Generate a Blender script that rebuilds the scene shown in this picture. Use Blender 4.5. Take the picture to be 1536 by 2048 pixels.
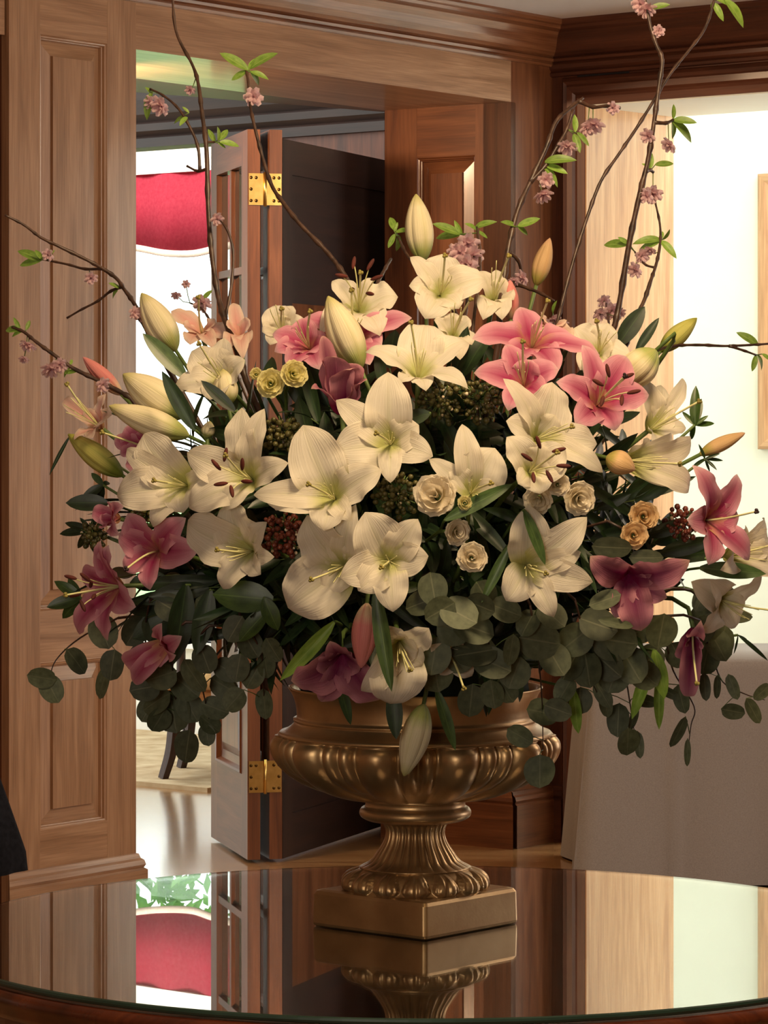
import bpy, math, random
from mathutils import Vector, Matrix, Quaternion
random.seed(7)
for o in list(bpy.data.objects):
    bpy.data.objects.remove(o)
scene = bpy.context.scene
COL = scene.collection
V = Vector
PI = math.pi

# ------------------------------------------------------------------ camera
# photograph 1536x2048, level camera 1.54 m above the floor looking along +Y, a short telephoto
F = 6600.0            # focal length in pixels of the 1536x2048 frame
PX0, HORIZON, EYE = 768.0, 840.0, 1.54
cam_d = bpy.data.cameras.new('camera')
cam = bpy.data.objects.new('camera', cam_d)
COL.objects.link(cam)
cam.location = (0, 0, EYE)
cam.rotation_euler = (PI/2, 0, 0)
cam_d.sensor_fit = 'VERTICAL'
cam_d.sensor_height = 24.0
cam_d.lens = 24.0*F/2048.0
cam_d.shift_y = (HORIZON-1024.0)/2048.0
cam_d.clip_start = 0.05
cam_d.clip_end = 500
scene.camera = cam

def at(px, py, Y):
    "a measured pixel at a known distance -> a point of the room"
    return V(((px-PX0)*Y/F, Y, EYE-(py-HORIZON)*Y/F))

# ------------------------------------------------------------------ sky, lamps, exposure
w = bpy.data.worlds.new('daylight')
scene.world = w
w.use_nodes = True
nt = w.node_tree
bg = nt.nodes['Background']
bg.inputs[0].default_value = (0.93, 1.0, 0.97, 1)      # bright overcast sky
bg.inputs[1].default_value = 2.4

def lamp(name, loc, target, size, power, color, size_y=None, spread=180):
    d = bpy.data.lights.new(name, 'AREA')
    d.energy = power
    d.color = color
    d.size = size
    if size_y:
        d.shape = 'RECTANGLE'
        d.size_y = size_y
    d.spread = math.radians(spread)
    o = bpy.data.objects.new(name, d)
    COL.objects.link(o)
    o.location = loc
    o.rotation_euler = (V(target)-V(loc)).to_track_quat('-Z', 'Y').to_euler()
    return o

WARM = (1.0, 0.72, 0.41)
lamp('ceiling_lamp', (0.45, 3.75, 2.88), (0.05, 5.0, 1.2), 0.5, 40, WARM)
lamp('ceiling_lamp', (2.7, 7.2, 2.8), (-0.9, 10.0, 1.0), 1.0, 52, (1.0, 0.82, 0.62))
lamp('side_fill_light', (4.3, 7.6, 1.5), (-0.8, 9.9, 0.9), 1.4, 46, (1.0, 0.93, 0.88), 1.6)  # unseen area light added to brighten the panelled wall; no window there
lamp('front_fill_light', (-1.6, -2.6, 1.8), (0.0, 6.0, 1.2), 1.6, 74, (1.0, 0.87, 0.71), 1.8)  # added front fill from behind the camera; no window stands there
lamp('vestibule_lamp', (-1.0, 10.72, 2.66), (0.3, 11.9, 1.5), 0.22, 38, (1.0, 0.68, 0.40))
lamp('far_room_fill_light', (-1.7, 15.4, 3.3), (-1.2, 15.9, 1.0), 0.6, 40, (1.0, 0.94, 0.84))  # added out of sight to brighten the far wall; no fitting there
lamp('bright_room_side_fill', (4.3, 10.6, 1.7), (1.2, 13.2, 1.5), 1.6, 130, (0.90, 1.0, 1.0), 2.2)  # unseen area light added to brighten the cream room; no window built
lamp('bright_room_top_fill', (2.2, 12.2, 3.3), (1.9, 13.0, 0.5), 1.2, 34, (0.98, 1.0, 0.94))  # second unseen fill added overhead in the cream room

scene.view_settings.view_transform = 'Standard'
scene.view_settings.look = 'None'
scene.view_settings.gamma = 1.0
scene.view_settings.use_curve_mapping = False
scene.view_settings.exposure = 0.42
scene.cycles.use_denoising = True
scene.cycles.max_bounces = 8
scene.cycles.diffuse_bounces = 4
scene.cycles.glossy_bounces = 4
scene.cycles.transmission_bounces = 8
scene.cycles.sample_clamp_indirect = 6.0
scene.cycles.caustics_reflective = False
scene.cycles.caustics_refractive = False

# ------------------------------------------------------------------ materials
def srgb(r, g, b):
    def f(c):
        c /= 255.0
        return c/12.92 if c <= 0.04045 else ((c+0.055)/1.055)**2.4
    return (f(r), f(g), f(b), 1.0)

def new_mat(name):
    m = bpy.data.materials.new(name)
    m.use_nodes = True
    t = m.node_tree
    b = t.nodes['Principled BSDF']
    return m, t, b

def nd(t, typ, **kw):
    n = t.nodes.new(typ)
    for k, v in kw.items():
        setattr(n, k, v)
    return n

def ramp(t, stops):
    r = t.nodes.new('ShaderNodeValToRGB')
    e = r.color_ramp.elements
    while len(e) > 1:
        e.remove(e[-1])
    e[0].position, e[0].color = stops[0]
    for p, c in stops[1:]:
        x = e.new(p)
        x.color = c
    return r

def noise_mat(name, c1, c2, scale=8, rough=0.6, metallic=0.0, bump=0.0, detail=4, coat=0.0, spec=0.5, rand=0.0, transl=0.0, sheen=0.0, rampw=(0.3, 0.7)):
    m, t, b = new_mat(name)
    tc = nd(t, 'ShaderNodeTexCoord')
    n = nd(t, 'ShaderNodeTexNoise')
    n.inputs['Scale'].default_value = scale
    n.inputs['Detail'].default_value = detail
    t.links.new(tc.outputs['Object'], n.inputs['Vector'])
    r = ramp(t, [(rampw[0], c1), (rampw[1], c2)])
    t.links.new(n.outputs['Fac'], r.inputs[0])
    out = r.outputs[0]
    if rand:
        oi = nd(t, 'ShaderNodeObjectInfo')
        hs = nd(t, 'ShaderNodeHueSaturation')
        mr = nd(t, 'ShaderNodeMapRange')
        mr.inputs[3].default_value = 1-rand
        mr.inputs[4].default_value = 1+rand
        t.links.new(oi.outputs['Random'], mr.inputs[0])
        t.links.new(mr.outputs[0], hs.inputs['Value'])
        t.links.new(out, hs.inputs['Color'])
        out = hs.outputs[0]
    t.links.new(out, b.inputs['Base Color'])
    b.inputs['Roughness'].default_value = rough
    b.inputs['Metallic'].default_value = metallic
    b.inputs['Specular IOR Level'].default_value = spec
    b.inputs['Coat Weight'].default_value = coat
    b.inputs['Sheen Weight'].default_value = sheen
    if bump:
        bp = nd(t, 'ShaderNodeBump')
        bp.inputs['Strength'].default_value = bump
        bp.inputs['Distance'].default_value = 0.002
        t.links.new(n.outputs['Fac'], bp.inputs['Height'])
        t.links.new(bp.outputs[0], b.inputs['Normal'])
    if transl:
        add_translucent(t, b, out, transl)
    return m

def add_translucent(t, b, colout, fac):
    tr = nd(t, 'ShaderNodeBsdfTranslucent')
    mx = nd(t, 'ShaderNodeMixShader')
    mx.inputs[0].default_value = fac
    t.links.new(colout, tr.inputs[0])
    t.links.new(b.outputs[0], mx.inputs[1])
    t.links.new(tr.outputs[0], mx.inputs[2])
    t.links.new(mx.outputs[0], t.nodes['Material Output'].inputs[0])

def wood_mat(name, dark, mid, light, rough=0.32, coat=0.25):
    "grain follows the UV map: u along the board, v across, both in metres"
    m, t, b = new_mat(name)
    uv = nd(t, 'ShaderNodeUVMap')
    oi = nd(t, 'ShaderNodeObjectInfo')
    sc = nd(t, 'ShaderNodeVectorMath', operation='SCALE')
    sc.inputs['Scale'].default_value = 37.0
    cmb = nd(t, 'ShaderNodeCombineXYZ')
    t.links.new(oi.outputs['Random'], cmb.inputs[0])
    t.links.new(oi.outputs['Random'], cmb.inputs[1])
    t.links.new(cmb.outputs[0], sc.inputs[0])
    ad = nd(t, 'ShaderNodeVectorMath', operation='ADD')
    t.links.new(uv.outputs[0], ad.inputs[0])
    t.links.new(sc.outputs[0], ad.inputs[1])
    mp = nd(t, 'ShaderNodeMapping')
    mp.inputs['Scale'].default_value = (1.3, 15.0, 1)
    t.links.new(ad.outputs[0], mp.inputs[0])
    n1 = nd(t, 'ShaderNodeTexNoise')
    n1.inputs['Scale'].default_value = 1.6
    n1.inputs['Detail'].default_value = 5
    n1.inputs['Distortion'].default_value = 0.7
    t.links.new(mp.outputs[0], n1.inputs['Vector'])
    mp2 = nd(t, 'ShaderNodeMapping')
    mp2.inputs['Scale'].default_value = (6, 190, 1)
    t.links.new(ad.outputs[0], mp2.inputs[0])
    n2 = nd(t, 'ShaderNodeTexNoise')
    n2.inputs['Scale'].default_value = 1.0
    n2.inputs['Detail'].default_value = 3
    t.links.new(mp2.outputs[0], n2.inputs['Vector'])
    r = ramp(t, [(0.28, dark), (0.5, mid), (0.72, light)])
    t.links.new(n1.outputs['Fac'], r.inputs[0])
    r2 = ramp(t, [(0.35, (0.80, 0.78, 0.76, 1)), (0.6, (1, 1, 1, 1))])
    t.links.new(n2.outputs['Fac'], r2.inputs[0])
    mx = nd(t, 'ShaderNodeMix', data_type='RGBA', blend_type='MULTIPLY')
    mx.inputs[0].default_value = 1.0
    t.links.new(r.outputs[0], mx.inputs[6])
    t.links.new(r2.outputs[0], mx.inputs[7])
    t.links.new(mx.outputs[2], b.inputs['Base Color'])
    b.inputs['Roughness'].default_value = rough
    b.inputs['Coat Weight'].default_value = coat
    b.inputs['Coat Roughness'].default_value = 0.12
    return m

def petal_mat(name, edge, body, throat, rib, rib_amt, rough=0.55, transl=0.36, deep=None):
    "uv: u from throat to tip, v across the petal"
    m, t, b = new_mat(name)
    uv = nd(t, 'ShaderNodeUVMap')
    sp = nd(t, 'ShaderNodeSeparateXYZ')
    t.links.new(uv.outputs[0], sp.inputs[0])
    # distance from the midrib 0..1
    s1 = nd(t, 'ShaderNodeMath', operation='SUBTRACT')
    s1.inputs[1].default_value = 0.5
    t.links.new(sp.outputs[1], s1.inputs[0])
    s2 = nd(t, 'ShaderNodeMath', operation='ABSOLUTE')
    t.links.new(s1.outputs[0], s2.inputs[0])
    s3 = nd(t, 'ShaderNodeMath', operation='MULTIPLY')
    s3.inputs[1].default_value = 2.0
    t.links.new(s2.outputs[0], s3.inputs[0])
    ru = ramp(t, [(0.0, throat), (0.16, throat), (0.34, body), (0.8, body), (1.0, edge)])
    t.links.new(sp.outputs[0], ru.inputs[0])
    col = ru.outputs[0]
    if deep:
        # deep colour in the middle of the petal, fading to its rim and tip
        rv = ramp(t, [(0.0, (1, 1, 1, 1)), (0.42, (0.75, 0.75, 0.75, 1)), (0.8, (0.10, 0.10, 0.10, 1)), (1.0, (0, 0, 0, 1))])
        t.links.new(s3.outputs[0], rv.inputs[0])
        rl = ramp(t, [(0.05, (0.35, 0.35, 0.35, 1)), (0.28, (1, 1, 1, 1)), (0.62, (0.7, 0.7, 0.7, 1)), (0.95, (0, 0, 0, 1))])
        t.links.new(sp.outputs[0], rl.inputs[0])
        mm = nd(t, 'ShaderNodeMath', operation='MULTIPLY')
        t.links.new(rv.outputs[0], mm.inputs[0])
        t.links.new(rl.outputs[0], mm.inputs[1])
        mx = nd(t, 'ShaderNodeMix', data_type='RGBA')
        t.links.new(mm.outputs[0], mx.inputs[0])
        t.links.new(col, mx.inputs[6])
        mx.inputs[7].default_value = deep
        col = mx.outputs[2]
    rr = ramp(t, [(0.0, (rib_amt,)*3+(1,)), (0.10, (rib_amt*0.5,)*3+(1,)), (0.22, (0, 0, 0, 1))])
    t.links.new(s3.outputs[0], rr.inputs[0])
    rf = ramp(t, [(0.0, (1, 1, 1, 1)), (0.8, (0.15, 0.15, 0.15, 1)), (1.0, (0.3, 0.3, 0.3, 1))])
    t.links.new(sp.outputs[0], rf.inputs[0])
    rm = nd(t, 'ShaderNodeMath', operation='MULTIPLY')
    t.links.new(rr.outputs[0], rm.inputs[0])
    t.links.new(rf.outputs[0], rm.inputs[1])
    mx2 = nd(t, 'ShaderNodeMix', data_type='RGBA')
    t.links.new(rm.outputs[0], mx2.inputs[0])
    t.links.new(col, mx2.inputs[6])
    mx2.inputs[7].default_value = rib
    col = mx2.outputs[2]
    mp = nd(t, 'ShaderNodeMapping')
    mp.inputs['Scale'].default_value = (1.5, 26, 1)
    t.links.new(uv.outputs[0], mp.inputs[0])
    n = nd(t, 'ShaderNodeTexNoise')
    n.inputs['Scale'].default_value = 1.0
    n.inputs['Detail'].default_value = 3
    t.links.new(mp.outputs[0], n.inputs['Vector'])
    r3 = ramp(t, [(0.3, (0.86, 0.84, 0.80, 1)), (0.6, (1, 1, 1, 1))])
    t.links.new(n.outputs['Fac'], r3.inputs[0])
    mx3 = nd(t, 'ShaderNodeMix', data_type='RGBA', blend_type='MULTIPLY')
    mx3.inputs[0].default_value = 0.8
    t.links.new(col, mx3.inputs[6])
    t.links.new(r3.outputs[0], mx3.inputs[7])
    col = mx3.outputs[2]
    t.links.new(col, b.inputs['Base Color'])
    b.inputs['Roughness'].default_value = rough
    b.inputs['Specular IOR Level'].default_value = 0.3
    bp = nd(t, 'ShaderNodeBump')
    bp.inputs['Strength'].default_value = 0.6
    bp.inputs['Distance'].default_value = 0.002
    t.links.new(n.outputs['Fac'], bp.inputs['Height'])
    t.links.new(bp.outputs[0], b.inputs['Normal'])
    add_translucent(t, b, col, transl)
    return m

def leaf_mat(name, c1, c2, rib, rough=0.4, transl=0.15, rand=0.25, coat=0.0):
    m, t, b = new_mat(name)
    uv = nd(t, 'ShaderNodeUVMap')
    sp = nd(t, 'ShaderNodeSeparateXYZ')
    t.links.new(uv.outputs[0], sp.inputs[0])
    s1 = nd(t, 'ShaderNodeMath', operation='SUBTRACT')
    s1.inputs[1].default_value = 0.5
    t.links.new(sp.outputs[1], s1.inputs[0])
    s2 = nd(t, 'ShaderNodeMath', operation='ABSOLUTE')
    t.links.new(s1.outputs[0], s2.inputs[0])
    rr = ramp(t, [(0.0, (1, 1, 1, 1)), (0.035, (0, 0, 0, 1))])
    t.links.new(s2.outputs[0], rr.inputs[0])
    n = nd(t, 'ShaderNodeTexNoise')
    n.inputs['Scale'].default_value = 5
    n.inputs['Detail'].default_value = 4
    t.links.new(uv.outputs[0], n.inputs['Vector'])
    r = ramp(t, [(0.3, c1), (0.7, c2)])
    t.links.new(n.outputs['Fac'], r.inputs[0])
    oi = nd(t, 'ShaderNodeObjectInfo')
    hs = nd(t, 'ShaderNodeHueSaturation')
    mr = nd(t, 'ShaderNodeMapRange')
    mr.inputs[3].default_value = 1-rand
    mr.inputs[4].default_value = 1+rand
    t.links.new(oi.outputs['Random'], mr.inputs[0])
    t.links.new(mr.outputs[0], hs.inputs['Value'])
    t.links.new(r.outputs[0], hs.inputs['Color'])
    mx = nd(t, 'ShaderNodeMix', data_type='RGBA')
    t.links.new(rr.outputs[0], mx.inputs[0])
    t.links.new(hs.outputs[0], mx.inputs[6])
    mx.inputs[7].default_value = rib
    t.links.new(mx.outputs[2], b.inputs['Base Color'])
    b.inputs['Roughness'].default_value = rough
    b.inputs['Coat Weight'].default_value = coat
    if transl:
        add_translucent(t, b, mx.outputs[2], transl)
    return m

M = {}
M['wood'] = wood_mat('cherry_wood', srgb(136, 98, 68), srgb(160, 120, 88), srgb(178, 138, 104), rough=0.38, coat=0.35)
M['wood_crown'] = wood_mat('polished_brown_wood', srgb(104, 60, 34), srgb(128, 80, 50), srgb(146, 96, 62), rough=0.24, coat=0.7)
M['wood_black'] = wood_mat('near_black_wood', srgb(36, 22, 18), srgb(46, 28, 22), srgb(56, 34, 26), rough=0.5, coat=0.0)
M['glass_edge'] = noise_mat('dark_green_glass_edge', (0.012, 0.03, 0.022, 1), (0.02, 0.045, 0.035, 1), 12, 0.25)
M['wood_red'] = wood_mat('red_brown_wood', srgb(86, 48, 27), srgb(110, 64, 36), srgb(130, 80, 48), rough=0.34, coat=0.25)
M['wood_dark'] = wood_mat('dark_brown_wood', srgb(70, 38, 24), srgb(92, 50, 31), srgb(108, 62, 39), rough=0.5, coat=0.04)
M['wood_pale'] = wood_mat('pale_wood', srgb(170, 122, 82), srgb(190, 144, 100), srgb(205, 162, 118), rough=0.35, coat=0.3)
M['wood_table'] = wood_mat('mahogany', srgb(48, 20, 12), srgb(74, 32, 17), srgb(100, 48, 24), rough=0.25, coat=0.5)
M['wood_floor'] = wood_mat('oak_floor', srgb(128, 90, 54), srgb(160, 118, 76), srgb(182, 142, 96), rough=0.2, coat=0.35)
M['plaster'] = noise_mat('white_plaster', (0.70, 0.69, 0.68, 1), (0.76, 0.75, 0.74, 1), 3, 0.9)
M['cream'] = noise_mat('cream_wall', srgb(234, 235, 222), srgb(240, 241, 230), 2, 0.85)
M['black_void'] = noise_mat('black_paint', (0.006, 0.006, 0.008, 1), (0.012, 0.011, 0.012, 1), 20, 0.6)
M['red_cloth'] = noise_mat('red_fabric', srgb(206, 62, 88), srgb(218, 78, 102), 60, 0.9, bump=0.3, transl=0.6)
M['trim_cloth'] = noise_mat('cream_fabric', srgb(225, 205, 190), srgb(235, 220, 206), 60, 0.9)
M['linen'] = noise_mat('shaded_taupe_linen', srgb(132, 123, 116), srgb(144, 135, 127), 240, 0.85, bump=0.15, sheen=0.2)  # taupe base colour carries the shade on a white cloth
M['brass'] = noise_mat('brass', srgb(196, 158, 86), srgb(220, 186, 112), 30, 0.28, metallic=1.0)
M['screw'] = noise_mat('dark_brass', srgb(70, 52, 26), srgb(98, 74, 40), 30, 0.4, metallic=1.0)
M['black_cloth'] = noise_mat('black_cloth', (0.006, 0.006, 0.008, 1), (0.014, 0.014, 0.018, 1), 90, 0.95, bump=0.2, spec=0.1)
M['rug'] = noise_mat('beige_rug', srgb(176, 150, 112), srgb(214, 196, 160), 9, 0.95, bump=0.5)
M['chair_wood'] = wood_mat('walnut', srgb(46, 26, 18), srgb(62, 36, 24), srgb(80, 48, 32), rough=0.6, coat=0.0)
M['white_paint'] = noise_mat('white_paint', (0.8, 0.8, 0.78, 1), (0.84, 0.84, 0.82, 1), 4, 0.5)
M['lawn'] = noise_mat('lawn', srgb(96, 150, 62), srgb(130, 180, 84), 3, 0.9)
M['shrub'] = noise_mat('garden_leaves', srgb(70, 128, 50), srgb(130, 180, 90), 6, 0.7, transl=0.3)
M['seat_cloth'] = noise_mat('seat_fabric', srgb(190, 150, 96), srgb(214, 178, 120), 30, 0.9)

def gold_mat():
    m, t, b = new_mat('antique_gold')
    tc = nd(t, 'ShaderNodeTexCoord')
    n = nd(t, 'ShaderNodeTexNoise')
    n.inputs['Scale'].default_value = 9
    n.inputs['Detail'].default_value = 6
    t.links.new(tc.outputs['Object'], n.inputs['Vector'])
    r = ramp(t, [(0.25, srgb(142, 112, 76)), (0.5, srgb(184, 150, 106)), (0.75, srgb(206, 176, 130))])
    t.links.new(n.outputs['Fac'], r.inputs[0])
    t.links.new(r.outputs[0], b.inputs['Base Color'])
    b.inputs['Metallic'].default_value = 0.75
    b.inputs['Roughness'].default_value = 0.36
    n2 = nd(t, 'ShaderNodeTexNoise')
    n2.inputs['Scale'].default_value = 160
    t.links.new(tc.outputs['Object'], n2.inputs['Vector'])
    bp = nd(t, 'ShaderNodeBump')
    bp.inputs['Strength'].default_value = 0.12
    bp.inputs['Distance'].default_value = 0.001
    t.links.new(n2.outputs['Fac'], bp.inputs['Height'])
    t.links.new(bp.outputs[0], b.inputs['Normal'])
    return m
M['gold'] = gold_mat()

def glass_mat(name, tint, rough=0.0):
    m, t, b = new_mat(name)
    b.inputs['Base Color'].default_value = tint
    b.inputs['Transmission Weight'].default_value = 1.0
    b.inputs['Roughness'].default_value = rough
    b.inputs['IOR'].default_value = 1.52
    return m
M['glass'] = glass_mat('clear_glass', (0.93, 0.98, 0.95, 1))
M['pane'] = glass_mat('window_glass', (0.98, 1, 0.99, 1))

M['white_petal'] = petal_mat('white_lily_petal', srgb(240, 232, 212), srgb(242, 235, 218), srgb(206, 208, 136), srgb(200, 204, 140), 0.5)
M['pink_petal'] = petal_mat('pink_lily_petal', srgb(246, 214, 218), srgb(234, 170, 188), srgb(214, 160, 120), srgb(160, 28, 86), 0.65, deep=srgb(180, 46, 104))
M['deep_petal'] = petal_mat('dark_pink_lily_petal', srgb(230, 186, 178), srgb(206, 142, 158), srgb(140, 30, 80), srgb(116, 16, 74), 0.6, deep=srgb(114, 12, 72))
M['blush_petal'] = petal_mat('blush_petal', srgb(242, 214, 200), srgb(240, 216, 200), srgb(224, 190, 150), srgb(222, 160, 150), 0.5, deep=srgb(230, 170, 164))
M['bud_white'] = petal_mat('white_bud', srgb(196, 190, 116), srgb(236, 226, 190), srgb(176, 186, 110), srgb(190, 186, 120), 0.7, transl=0.15)
M['bud_green'] = petal_mat('green_bud', srgb(150, 152, 60), srgb(196, 194, 104), srgb(128, 142, 54), srgb(110, 128, 44), 0.8, transl=0.12)
M['bud_peach'] = petal_mat('peach_bud', srgb(226, 184, 150), srgb(216, 180, 132), srgb(180, 168, 90), srgb(200, 150, 104), 0.6, transl=0.15)
M['bud_pink'] = petal_mat('pink_bud', srgb(226, 150, 150), srgb(222, 140, 136), srgb(220, 190, 160), srgb(190, 70, 90), 0.6, transl=0.15)
M['rose'] = petal_mat('cream_ruffled_petal', srgb(250, 243, 226), srgb(248, 238, 216), srgb(240, 228, 190), srgb(244, 232, 204), 0.2)
M['rose_yellow'] = petal_mat('pale_yellow_petal', srgb(248, 242, 190), srgb(246, 238, 176), srgb(232, 228, 140), srgb(240, 230, 164), 0.2)
M['rose_peach'] = petal_mat('peach_petal', srgb(240, 212, 168), srgb(236, 206, 160), srgb(226, 196, 140), srgb(230, 196, 150), 0.2)
M['cherry'] = petal_mat('pink_blossom_petal', srgb(246, 220, 224), srgb(242, 208, 216), srgb(220, 160, 176), srgb(232, 184, 196), 0.3, transl=0.45)
M['stem'] = noise_mat('green_stem', srgb(70, 92, 44), srgb(98, 120, 60), 30, 0.5)
M['bark'] = noise_mat('brown_bark', srgb(38, 25, 20), srgb(82, 58, 46), 60, 0.42, bump=0.5)
M['filament'] = noise_mat('pale_green_filament', srgb(206, 206, 140), srgb(222, 218, 166), 20, 0.5)
M['anther'] = noise_mat('brown_anther', srgb(66, 20, 14), srgb(92, 32, 20), 60, 0.8)
M['stigma'] = noise_mat('olive_stigma', srgb(120, 112, 50), srgb(150, 138, 70), 60, 0.6)
M['stigma_dark'] = noise_mat('dark_stigma', srgb(30, 14, 14), srgb(48, 22, 22), 60, 0.6)
M['leaf_dark'] = leaf_mat('dark_green_leaf', srgb(22, 40, 20), srgb(40, 62, 32), srgb(54, 78, 40), rough=0.42, rand=0.4, transl=0.1)
M['leaf_mid'] = leaf_mat('mid_green_leaf', srgb(44, 70, 26), srgb(70, 98, 40), srgb(92, 120, 58), rough=0.38, rand=0.3)
M['leaf_bright'] = leaf_mat('bright_green_leaf', srgb(112, 150, 56), srgb(146, 178, 82), srgb(168, 196, 104), rough=0.45, transl=0.35)
M['leaf_lily'] = leaf_mat('lily_leaf', srgb(52, 74, 40), srgb(78, 104, 56), srgb(100, 124, 74), rough=0.38, rand=0.2)
M['leaf_euc'] = leaf_mat('silver_dollar_leaf', srgb(66, 74, 52), srgb(88, 96, 70), srgb(108, 112, 86), rough=0.6, rand=0.28, transl=0.12)
M['moss'] = noise_mat('dark_moss', srgb(16, 26, 14), srgb(26, 40, 20), 40, 0.95, bump=0.6)
M['berry'] = noise_mat('brown_red_berry', srgb(84, 36, 26), srgb(140, 70, 52), 120, 0.35)
M['berry_pale'] = noise_mat('pale_tiny_flower', srgb(220, 196, 160), srgb(238, 220, 190), 60, 0.5)
M['berry_green'] = noise_mat('green_brown_berry', srgb(64, 66, 32), srgb(100, 92, 52), 120, 0.4)

# ------------------------------------------------------------------ mesh helpers
def link_mesh(name, verts, faces, mat, parent=None, uvs=None, smooth=True, loc=(0, 0, 0)):
    """world-space verts; loc is the object's own origin; child meshes sit in the frame of their parent's location"""
    base = V(parent['_o']) if parent is not None else V(loc)
    me = bpy.data.meshes.new(name)
    me.from_pydata([tuple(V(v)-base) for v in verts], [], faces)
    if uvs is not None:
        ul = me.uv_layers.new(name='UVMap')
        flat = []
        for p in me.polygons:
            for li in p.loop_indices:
                k = uvs[me.loops[li].vertex_index] if not isinstance(uvs, dict) else uvs[(p.index, me.loops[li].vertex_index)]
                flat.extend(k)
        ul.data.foreach_set('uv', flat)
    if smooth:
        me.polygons.foreach_set('use_smooth', [True]*len(me.polygons))
    me.materials.append(mat)
    o = bpy.data.objects.new(name, me)
    COL.objects.link(o)
    if parent is not None:
        o.parent = parent
    else:
        o.location = loc
        o['_o'] = tuple(loc)
    return o

def sub_mesh(name, verts, faces, mat, part, root, **kw):
    "a sub-part: child of a part whose origin is the root's origin"
    o = link_mesh(name, verts, faces, mat, parent=root, **kw)
    o.parent = part
    return o

def thing(name, label, cat, loc=(0, 0, 0), group=None, kind=None):
    o = bpy.data.objects.new(name, None)
    o.empty_display_size = 0.05
    COL.objects.link(o)
    o.location = loc
    o['_o'] = tuple(loc)
    if label:
        o['label'] = label
    if cat:
        o['category'] = cat
    if group:
        o['group'] = group
    if kind:
        o['kind'] = kind
    return o

def tag(o, label, cat, group=None, kind=None):
    o['label'] = label
    o['category'] = cat
    if group:
        o['group'] = group
    if kind:
        o['kind'] = kind
    return o

class Bag:
    "collects geometry for ONE mesh"
    def __init__(s):
        s.v, s.f, s.uv = [], [], {}
    def quad(s, pts, uv=None):
        b = len(s.v)
        s.v += [V(p) for p in pts]
        fi = len(s.f)
        s.f.append(tuple(range(b, b+len(pts))))
        for i in range(len(pts)):
            s.uv[(fi, b+i)] = uv[i] if uv else (0, 0)
    def obox(s, o, ax, ay, az, x0, x1, y0, y1, z0, z1, grain='z'):
        "box in the frame o, ax, ay, az with board grain along the named axis"
        P = lambda x, y, z: o+ax*x+ay*y+az*z
        flip = ax.cross(ay).dot(az) < 0
        def face(c):
            if flip:
                c = c[::-1]
            pts = [P(*q) for q in c]
            uv = []
            for q in c:
                d = dict(x=q[0], y=q[1], z=q[2])
                along = d[grain]
                across = sum(d[k] for k in 'xyz' if k != grain)
                uv.append((along, across))
            s.quad(pts, uv)
        face([(x0, y0, z0), (x0, y1, z0), (x1, y1, z0), (x1, y0, z0)])
        face([(x0, y0, z1), (x1, y0, z1), (x1, y1, z1), (x0, y1, z1)])
        face([(x0, y0, z0), (x1, y0, z0), (x1, y0, z1), (x0, y0, z1)])
        face([(x0, y1, z0), (x0, y1, z1), (x1, y1, z1), (x1, y1, z0)])
        face([(x0, y0, z0), (x0, y0, z1), (x0, y1, z1), (x0, y1, z0)])
        face([(x1, y0, z0), (x1, y1, z0), (x1, y1, z1), (x1, y0, z1)])
    def sweep(s, o, ax, ay, az, rect, prof):
        "mitred picture-frame profile: prof = [(inset, height along ay)...], rect in the ax/az plane"
        x0, x1, z0, z1 = rect
        P = lambda x, y, z: o+ax*x+ay*y+az*z
        for (i0, h0), (i1, h1) in zip(prof[:-1], prof[1:]):
            c0 = [(x0+i0, z0+i0), (x1-i0, z0+i0), (x1-i0, z1-i0), (x0+i0, z1-i0)]
            c1 = [(x0+i1, z0+i1), (x1-i1, z0+i1), (x1-i1, z1-i1), (x0+i1, z1-i1)]
            for k in range(4):
                k2 = (k+1) % 4
                q = [P(c0[k][0], h0, c0[k][1]), P(c0[k2][0], h0, c0[k2][1]), P(c1[k2][0], h1, c1[k2][1]), P(c1[k][0], h1, c1[k][1])]
                if k in (0, 2):
                    uv = [(c0[k][0], i0), (c0[k2][0], i0), (c1[k2][0], i1), (c1[k][0], i1)]
                else:
                    uv = [(c0[k][1], i0), (c0[k2][1], i0), (c1[k2][1], i1), (c1[k][1], i1)]
                s.quad(q, uv)
    def rectface(s, o, ax, ay, az, rect, h, grain='z'):
        x0, x1, z0, z1 = rect
        P = lambda x, z: o+ax*x+ay*h+az*z
        c = [(x0, z0), (x1, z0), (x1, z1), (x0, z1)]
        s.quad([P(*q) for q in c], [((q[1], q[0]) if grain == 'z' else q) for q in c])
    def extrude(s, path, prof, side, up, grainu=True):
        "prof (out, up) swept along a list of points with mitre vectors side[i]"
        L = 0
        for i in range(len(path)-1):
            L2 = L+(path[i+1]-path[i]).length
            acc = 0
            for (a0, b0), (a1, b1) in zip(prof[:-1], prof[1:]):
                acc2 = acc+math.hypot(a1-a0, b1-b0)
                s.quad([path[i]+side[i]*a0+up*b0, path[i+1]+side[i+1]*a0+up*b0, path[i+1]+side[i+1]*a1+up*b1, path[i]+side[i]*a1+up*b1],
                       [(L, acc), (L2, acc), (L2, acc2), (L, acc2)])
                acc = acc2
            L = L2
    def make(s, name, mat, parent=None, smooth=False, loc=(0, 0, 0)):
        return link_mesh(name, s.v, s.f, mat, parent=parent, uvs=s.uv, smooth=smooth, loc=loc)

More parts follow.
